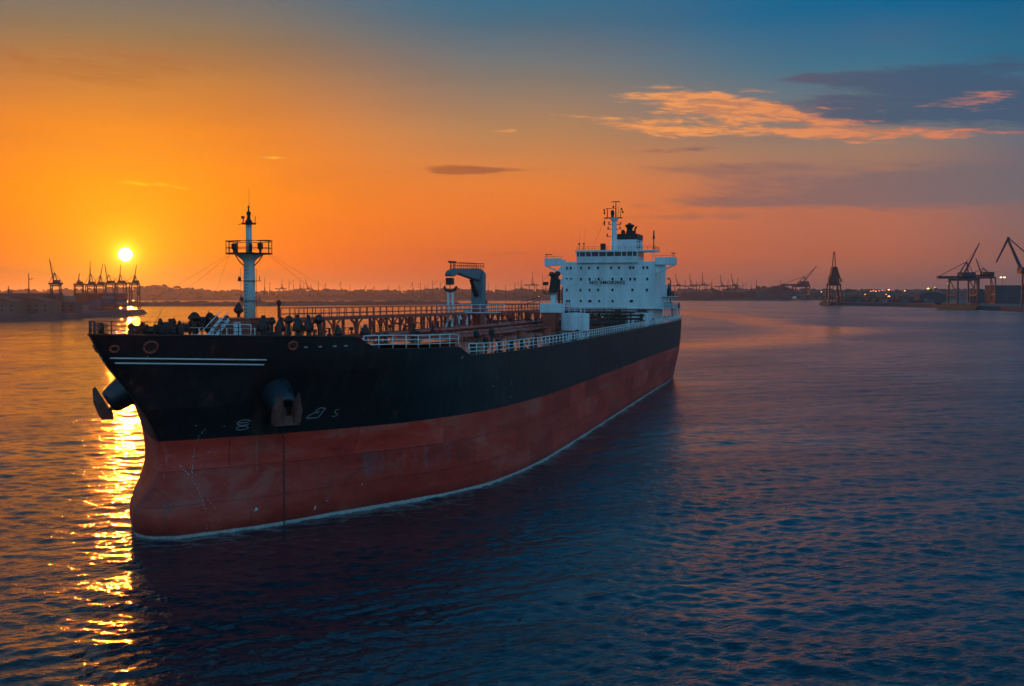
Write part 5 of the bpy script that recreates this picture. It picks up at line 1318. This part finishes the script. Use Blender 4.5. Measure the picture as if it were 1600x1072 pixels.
# small far cranes on the skyline, each its own thing
def far_crane(px, d, top, base=462, lean=0.0, m=G, kind=0):
    k = d / 1750.0; zb = 3.0; zt = zof(top, d); h = zt - zb
    mb = MB(); w = max(h * 0.20, 5); zg = zb + h * 0.52
    if kind == 0:
        for sx in (-1, 1):
            mb.beam((sx * w / 2, 0, zb), (sx * w / 2, 0, zg), 2.0, 2.0)
        mb.beam((-w * 1.5, 0, zg), (w * 1.3, 0, zg), 3.2, 3.4); mb.cbox((w * .2, 0, zg + 3.4), (w * .7, 5, 4.0))
        mb.beam((0, 0, zg), (lean * h, 0, zt), 2.4, 2.4, 1.4, 1.4); mb.beam((w * .5, 0, zg), (lean * h * .5, 0, zg + (zt - zg) * .55), 1.3, 1.3)
    else:
        mb.beam((0, 0, zb), (0, 0, zt), 2.6, 2.6, 1.2, 1.2); mb.cbox((0, 0, zb + h * .3), (w * .5, 5, h * .16))
        q = int(px) % 4
        if q == 0: mb.beam((0, 0, zb + h * .72), (w * 1.1, 0, zb + h * .98), 1.0, 1.0); mb.beam((w * 1.1, 0, zb + h * .98), (w * 1.2, 0, zb + h * .7), .6, .6)
        elif q == 1: mb.beam((0, 0, zt), (-w * .8, 0, zb + h * .70), .9, .9); mb.cbox((w * .2, 0, zb + h * .55), (w * .5, 4, h * .1))
        elif q == 2: mb.beam((-w * .3, 0, zb), (0, 0, zb + h * .7), 1.2, 1.2); mb.beam((w * .3, 0, zb), (0, 0, zb + h * .7), 1.2, 1.2)
    return mb, (at(px, d), d, 0)
FAR = [(414, 434, 0, 1), (440, 436, .05, 0), (452, 437, 0, 1), (469, 438, .02, 0), (481, 437, -.1, 0), (498, 439, 0, 1), (533, 440, .05, 1), (568, 446, .2, 0), (645, 441, 0, 1), (657, 442, .1, 1), (676, 438, 0, 1), (688, 437, 0, 1), (763, 441, 0, 1), (804, 441, 0, 1), (814, 437, .02, 0), (831, 425, .03, 0), (838, 442, -.05, 1), (848, 428, .08, 1),
       (1058, 427, -.08, 0), (1079, 428, -.05, 0), (1097, 425, .0, 0), (1111, 438, .03, 0), (1127, 429, -.05, 0), (1145, 427, -.08, 0), (1149, 434, .12, 0), (1181, 437, .0, 0), (1219, 437, 0, 1), (422, 441, 0, 1), (459, 443, 0, 1), (475, 442, 0, 1), (488, 444, -.1, 0), (509, 443, 0, 1), (547, 446, 0, 1), (585, 447, 0, 1), (606, 446, .1, 0), (625, 446, 0, 1), (664, 445, 0, 1), (697, 444, 0, 1), (775, 446, 0, 1), (790, 445, 0, 1), (1070, 438, 0, 1), (1088, 439, 0, 1), (1104, 441, 0, 1), (1136, 438, .05, 0), (1160, 441, 0, 1), (1172, 444, .1, 0)]
LBL_L = ['above the long catwalk on deck', 'in the haze between foremast and deck crane']
for i, (px, top, ln, kd) in enumerate(FAR):
    d = 3780 + (i * 37) % 120
    mb, loc = far_crane(px, d, top, lean=ln, m=G, kind=kd)
    o = mb.build('harbour_crane' if kd == 0 else 'lattice_mast', B_ if px > 1000 else G, None, loc)
    side = 'hazy far quay astern of the tanker' if px > 1000 else 'hazy shore above the tanker deck'
    if kd == 0: tag(o, 'tiny crane on the ' + side, 'crane', 'far cranes astern of the tanker' if px > 1000 else 'far cranes behind the deck')
    else: tag(o, 'thin mast on the ' + side, 'mast', 'far masts astern of the tanker' if px > 1000 else 'far masts behind the deck')
for px, d, top in ((14, 1050, 447), (46, 1150, 427)):
    mb = MB().tube([(0, 0, 4), (0, 0, zof(top, d))], 0.9, 6, 0.4); mb.beam((0, 0, zof(top, d) - 7), (4, 0, zof(top, d) - 5), .6, .6); mb.beam((-1.5, 0, 4), (0, 0, zof(top, d) * .7), .7, .7); mb.cbox((0, 0, 10), (5, 5, 12))
    o = mb.build('signal_mast', G, None, (at(px, d), d, 0)); tag(o, 'short stout signal mast at the left edge of the picture' if px < 20 else 'slender tall signal mast left of the lone quay crane', 'mast')

# ------------------------------------------------------------------ containers, sheds, buildings, vessels
cont = {}
ORD = 'first second third fourth fifth sixth seventh eighth ninth tenth eleventh twelfth thirteenth fourteenth fifteenth sixteenth seventeenth eighteenth nineteenth twentieth'.split()
ORD += ['twenty-' + o for o in ORD[:9]]
def container(x, y, z, key, rz, c_, r_):
    if key not in cont:
        mb = MB().box(-6.1, 6.1, -1.22, 1.22, 0.05, 2.55)
        for i in range(12):
            xx = -5.6 + i * 1.02; mb.box(xx - .18, xx + .18, -1.29, -1.22, .2, 2.4)
        for sx in (-6.13, 6.0): mb.box(sx, sx + .13, -1.3, 1.3, 0, 2.6)
        cont[key] = mb.mesh('shipping_container', M[key])
    o = link_mesh('shipping_container', cont[key], None, (x, y, z), rz)
    nm = {'cont_r': 'red', 'cont_b': 'blue', 'cont_g': 'grey'}[key]
    tag(o, 'dark %s shipping container below the sun, %s column from the left, %s tier up' % (nm, ORD[c_], ORD[r_]), 'container', 'containers stacked on the pier')
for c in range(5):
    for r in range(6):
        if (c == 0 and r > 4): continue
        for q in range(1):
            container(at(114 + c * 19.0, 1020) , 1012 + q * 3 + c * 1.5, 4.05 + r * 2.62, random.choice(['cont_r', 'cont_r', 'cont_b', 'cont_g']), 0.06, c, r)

def building(px, d, w, h, base, label, group, m='wall_b', roof=True, lit=0, name='building', depth=None, cat='building'):
    b = empty(name, (at(px, d), d, base)); tag(b, label, cat, group)
    D = depth or w * .6
    MB().box(-w / 2, w / 2, -D / 2, D / 2, -1, h).build('wall', M[m], b)
    if roof: MB().prism([(-w / 2 - .5, h), (w / 2 + .5, h), (w / 2 * .1, h + w * .10), (-w / 2 * .1, h + w * .10)], 1, -D / 2 - .5, D / 2 + .5).build('roof', M['roof'], b)
    else: MB().box(-w / 2 - .3, w / 2 + .3, -D / 2 - .3, D / 2 + .3, h, h + .6).build('roof', M['roof'], b)
    n = max(2, int(w / 6))
    wm = MB().box(-.6, .6, -.12, 0, -.55, .55).mesh('window', M['glass'])
    for i in range(n):
        for zz in ([h * .55] if h < 8 else [h * .3, h * .68]): link_mesh('window', wm, b, (-w / 2 + (i + .5) * w / n, -D / 2, zz))
    return b
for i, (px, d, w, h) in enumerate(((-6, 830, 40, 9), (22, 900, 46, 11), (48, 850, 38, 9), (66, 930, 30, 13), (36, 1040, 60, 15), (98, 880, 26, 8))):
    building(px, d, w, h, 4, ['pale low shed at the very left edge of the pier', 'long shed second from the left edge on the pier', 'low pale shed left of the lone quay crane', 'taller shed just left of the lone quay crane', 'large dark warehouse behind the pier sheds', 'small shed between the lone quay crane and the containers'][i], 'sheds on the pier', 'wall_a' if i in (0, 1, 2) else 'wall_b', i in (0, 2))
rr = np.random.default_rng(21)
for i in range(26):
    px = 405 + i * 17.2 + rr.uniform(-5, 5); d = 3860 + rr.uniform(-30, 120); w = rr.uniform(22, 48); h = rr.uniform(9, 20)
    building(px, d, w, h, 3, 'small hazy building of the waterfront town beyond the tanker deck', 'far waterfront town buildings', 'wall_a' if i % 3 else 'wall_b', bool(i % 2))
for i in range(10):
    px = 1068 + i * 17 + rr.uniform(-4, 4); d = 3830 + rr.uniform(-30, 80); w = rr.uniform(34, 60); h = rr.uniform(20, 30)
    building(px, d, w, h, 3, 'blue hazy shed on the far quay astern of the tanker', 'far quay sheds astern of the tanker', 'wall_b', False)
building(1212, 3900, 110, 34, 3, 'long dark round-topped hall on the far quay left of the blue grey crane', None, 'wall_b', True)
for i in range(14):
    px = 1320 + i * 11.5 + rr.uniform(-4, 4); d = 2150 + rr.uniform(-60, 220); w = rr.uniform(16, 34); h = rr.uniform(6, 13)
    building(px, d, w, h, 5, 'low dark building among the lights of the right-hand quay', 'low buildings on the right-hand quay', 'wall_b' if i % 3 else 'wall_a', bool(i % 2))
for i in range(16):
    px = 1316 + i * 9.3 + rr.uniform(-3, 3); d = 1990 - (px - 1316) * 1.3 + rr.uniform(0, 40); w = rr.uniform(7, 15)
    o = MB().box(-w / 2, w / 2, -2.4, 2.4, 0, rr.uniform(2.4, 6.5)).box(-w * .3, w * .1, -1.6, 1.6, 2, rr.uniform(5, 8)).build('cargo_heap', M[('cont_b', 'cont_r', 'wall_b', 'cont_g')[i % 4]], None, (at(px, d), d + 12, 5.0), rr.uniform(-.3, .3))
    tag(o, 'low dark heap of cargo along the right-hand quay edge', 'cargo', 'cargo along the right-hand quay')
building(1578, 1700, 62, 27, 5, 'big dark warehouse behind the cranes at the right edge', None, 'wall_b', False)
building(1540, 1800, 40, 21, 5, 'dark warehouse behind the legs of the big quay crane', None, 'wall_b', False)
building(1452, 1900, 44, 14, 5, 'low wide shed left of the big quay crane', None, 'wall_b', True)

# street lamps and floodlights, lit
def lamp(px, py, d, r, m, label, group, base=5.0, heads=1, name='lamp_post'):
    l = empty(name, (at(px, d), d, base)); tag(l, label, 'lamp', group)
    z = zof(py, d) - base
    MB().tube([(0, 0, 0), (0, 0, z)], 0.28, 6, 0.16).build('pole', M['crane_grey'], l)
    if heads > 1: MB().beam((-3.0, 0, z), (3.0, 0, z), .4, .4).build('crossarm', M['crane_grey'], l)
    for k in range(heads):
        x = (k - (heads - 1) / 2) * 5.0
        MB().lathe([(r * .4, -r * .5), (r, -r * .2), (r, r * .25), (r * .3, r * .5)], (x, 0, z), 10).build('lamp_head', M[m], l)
for px, py, r, m in ((1283, 456, 1.0, 'lampw'), (1351, 460, .9, 'lamp'), (1360, 455, 1.0, 'lampr'), (1364, 454.5, 1.1, 'lampr'), (1368, 455, 1.2, 'lamp'), (1373, 454.5, .9, 'lampr'), (1378, 454, .8, 'lampr'), (1388, 452.8, 1.9, 'lamp'), (1388.5, 463, 2.1, 'lampr'), (1384, 460, 1.0, 'lampr'), (1413, 454.5, 1.3, 'lamp'), (1431, 464, 1.4, 'lampr'), (1434, 461, 1.7, 'lamp'), (1436, 466, 1.2, 'lampr'), (1446.5, 465, 1.0, 'lampw'), (1449.5, 451, 2.2, 'lamp'), (1460, 449, .8, 'lampw'), (1472, 461, .9, 'lampw'), (1481, 443, 1.3, 'lamp'), (1545, 473, .9, 'lamp'), (1562, 473, .9, 'lampw'), (1567, 463, .8, 'lampw'), (1513, 459, 1.0, 'lampw')):
    d = 2060 if px < 1500 else 1750
    colr = {'lamp': 'amber', 'lampw': 'pale', 'lampr': 'red'}[m]
    where = 'left of the big crane' if px < 1470 else 'around the big quay crane'
    lamp(px, py, d, r, m, '%s lit lamp on the right-hand quay, %s' % (colr, where), '%s lamps %s' % (colr, where))
lamp(1565.5, 433.5, 1640, 1.7, 'lampw', 'tall twin floodlight mast glowing between the two biggest cranes', None, heads=2, name='floodlight_mast')
for i, px in enumerate((432, 470, 530, 566, 612, 655, 700, 790, 842)):
    lamp(px, 459 + (i % 3) * 2, 3850, 1.1, 'lampw', 'tiny lit lamp in the far waterfront town', 'lamps in the far town', 3.0)

def vessel(px, d, L, h, m, label, houses, rz=0.0, name='barge', cat='boat'):
    v = empty(name, (at(px, d), d, 0), rz); tag(v, label, cat)
    o = [(-L / 2, h), (L / 2, h), (L / 2 - h * .8, -0.6), (-L / 2 + h * .8, -0.6)]
    MB().prism(o, 1, -L * .09, L * .09).build('hull', M[m], v, bevel=0.1)
    MB().box(-L / 2 + .5, L / 2 - .5, -L * .085, L * .085, h, h + .4).build('deck_coaming', M['dark'], v)
    for x0, x1, z1, mm in houses: MB().box(x0, x1, -L * .06, L * .06, h + .4, h + z1).build('deckhouse', M[mm], v)
    MB().tube([(houses[0][0] if houses else 0, 0, h), (houses[0][0] if houses else 0, 0, h + 7)], .15, 5).build('mast', M['dark'], v)
vessel(1494, 1400, 52, 6.0, 'orange', 'long orange red barge moored below the big quay crane', [(-25, -18, 2.5, 'dark')], R(-22), 'barge')
vessel(1289, 1930, 17, 5.0, 'orange', 'red tug moored at the foot of the dark red portal crane', [(-5, 2, 4.5, 'orange')], 0, 'tug')
vessel(1242, 3640, 34, 6.5, 'orange', 'small orange boat near the blue grey far crane', [(-8, 4, 7, 'white')], 0, 'workboat')
vessel(1098, 3620, 75, 5, 'dark', 'long dark low boat along the far quay astern of the tanker', [(20, 30, 8, 'dark')], 0, 'coaster')
vessel(1180, 3560, 14, 3, 'dark', 'tiny dark launch on the open water astern of the tanker', [(-2, 2, 3, 'dark')], 0, 'launch')

# ------------------------------------------------------------------ haze
def haze():
    m = bpy.data.materials.new('haze_air'); m.use_nodes = True
    N = NT(m.node_tree); N.n.clear()
    v = N.new('ShaderNodeVolumePrincipled'); o = N.new('ShaderNodeOutputMaterial'); N.l.new(v.outputs[0], o.inputs['Volume'])
    v.inputs['Color'].default_value = (0.96, 0.92, 0.86, 1); v.inputs['Density'].default_value = HAZE
    v.inputs['Anisotropy'].default_value = 0.72
    o = MB().box(-27500, 27500, -27000, 27500, -6.0, 175.0).build('haze', m)
    tag(o, 'thin sunset haze hanging over the harbour', kind='stuff')
HAZE = 0.00005
haze()

# ------------------------------------------------------------------ tell look-alikes apart by their place in the row
same = {}
for o in col.objects:
    if o.parent is None and o.get('category') and o.get('label'): same.setdefault(o['label'], []).append(o)
for lab, L in same.items():
    if len(L) > 1:
        L.sort(key=lambda o: o.location.x / max(o.location.y, 1.0))
        for i, o in enumerate(L): o['label'] = '%s, %s from the left' % (lab, ORD[i])
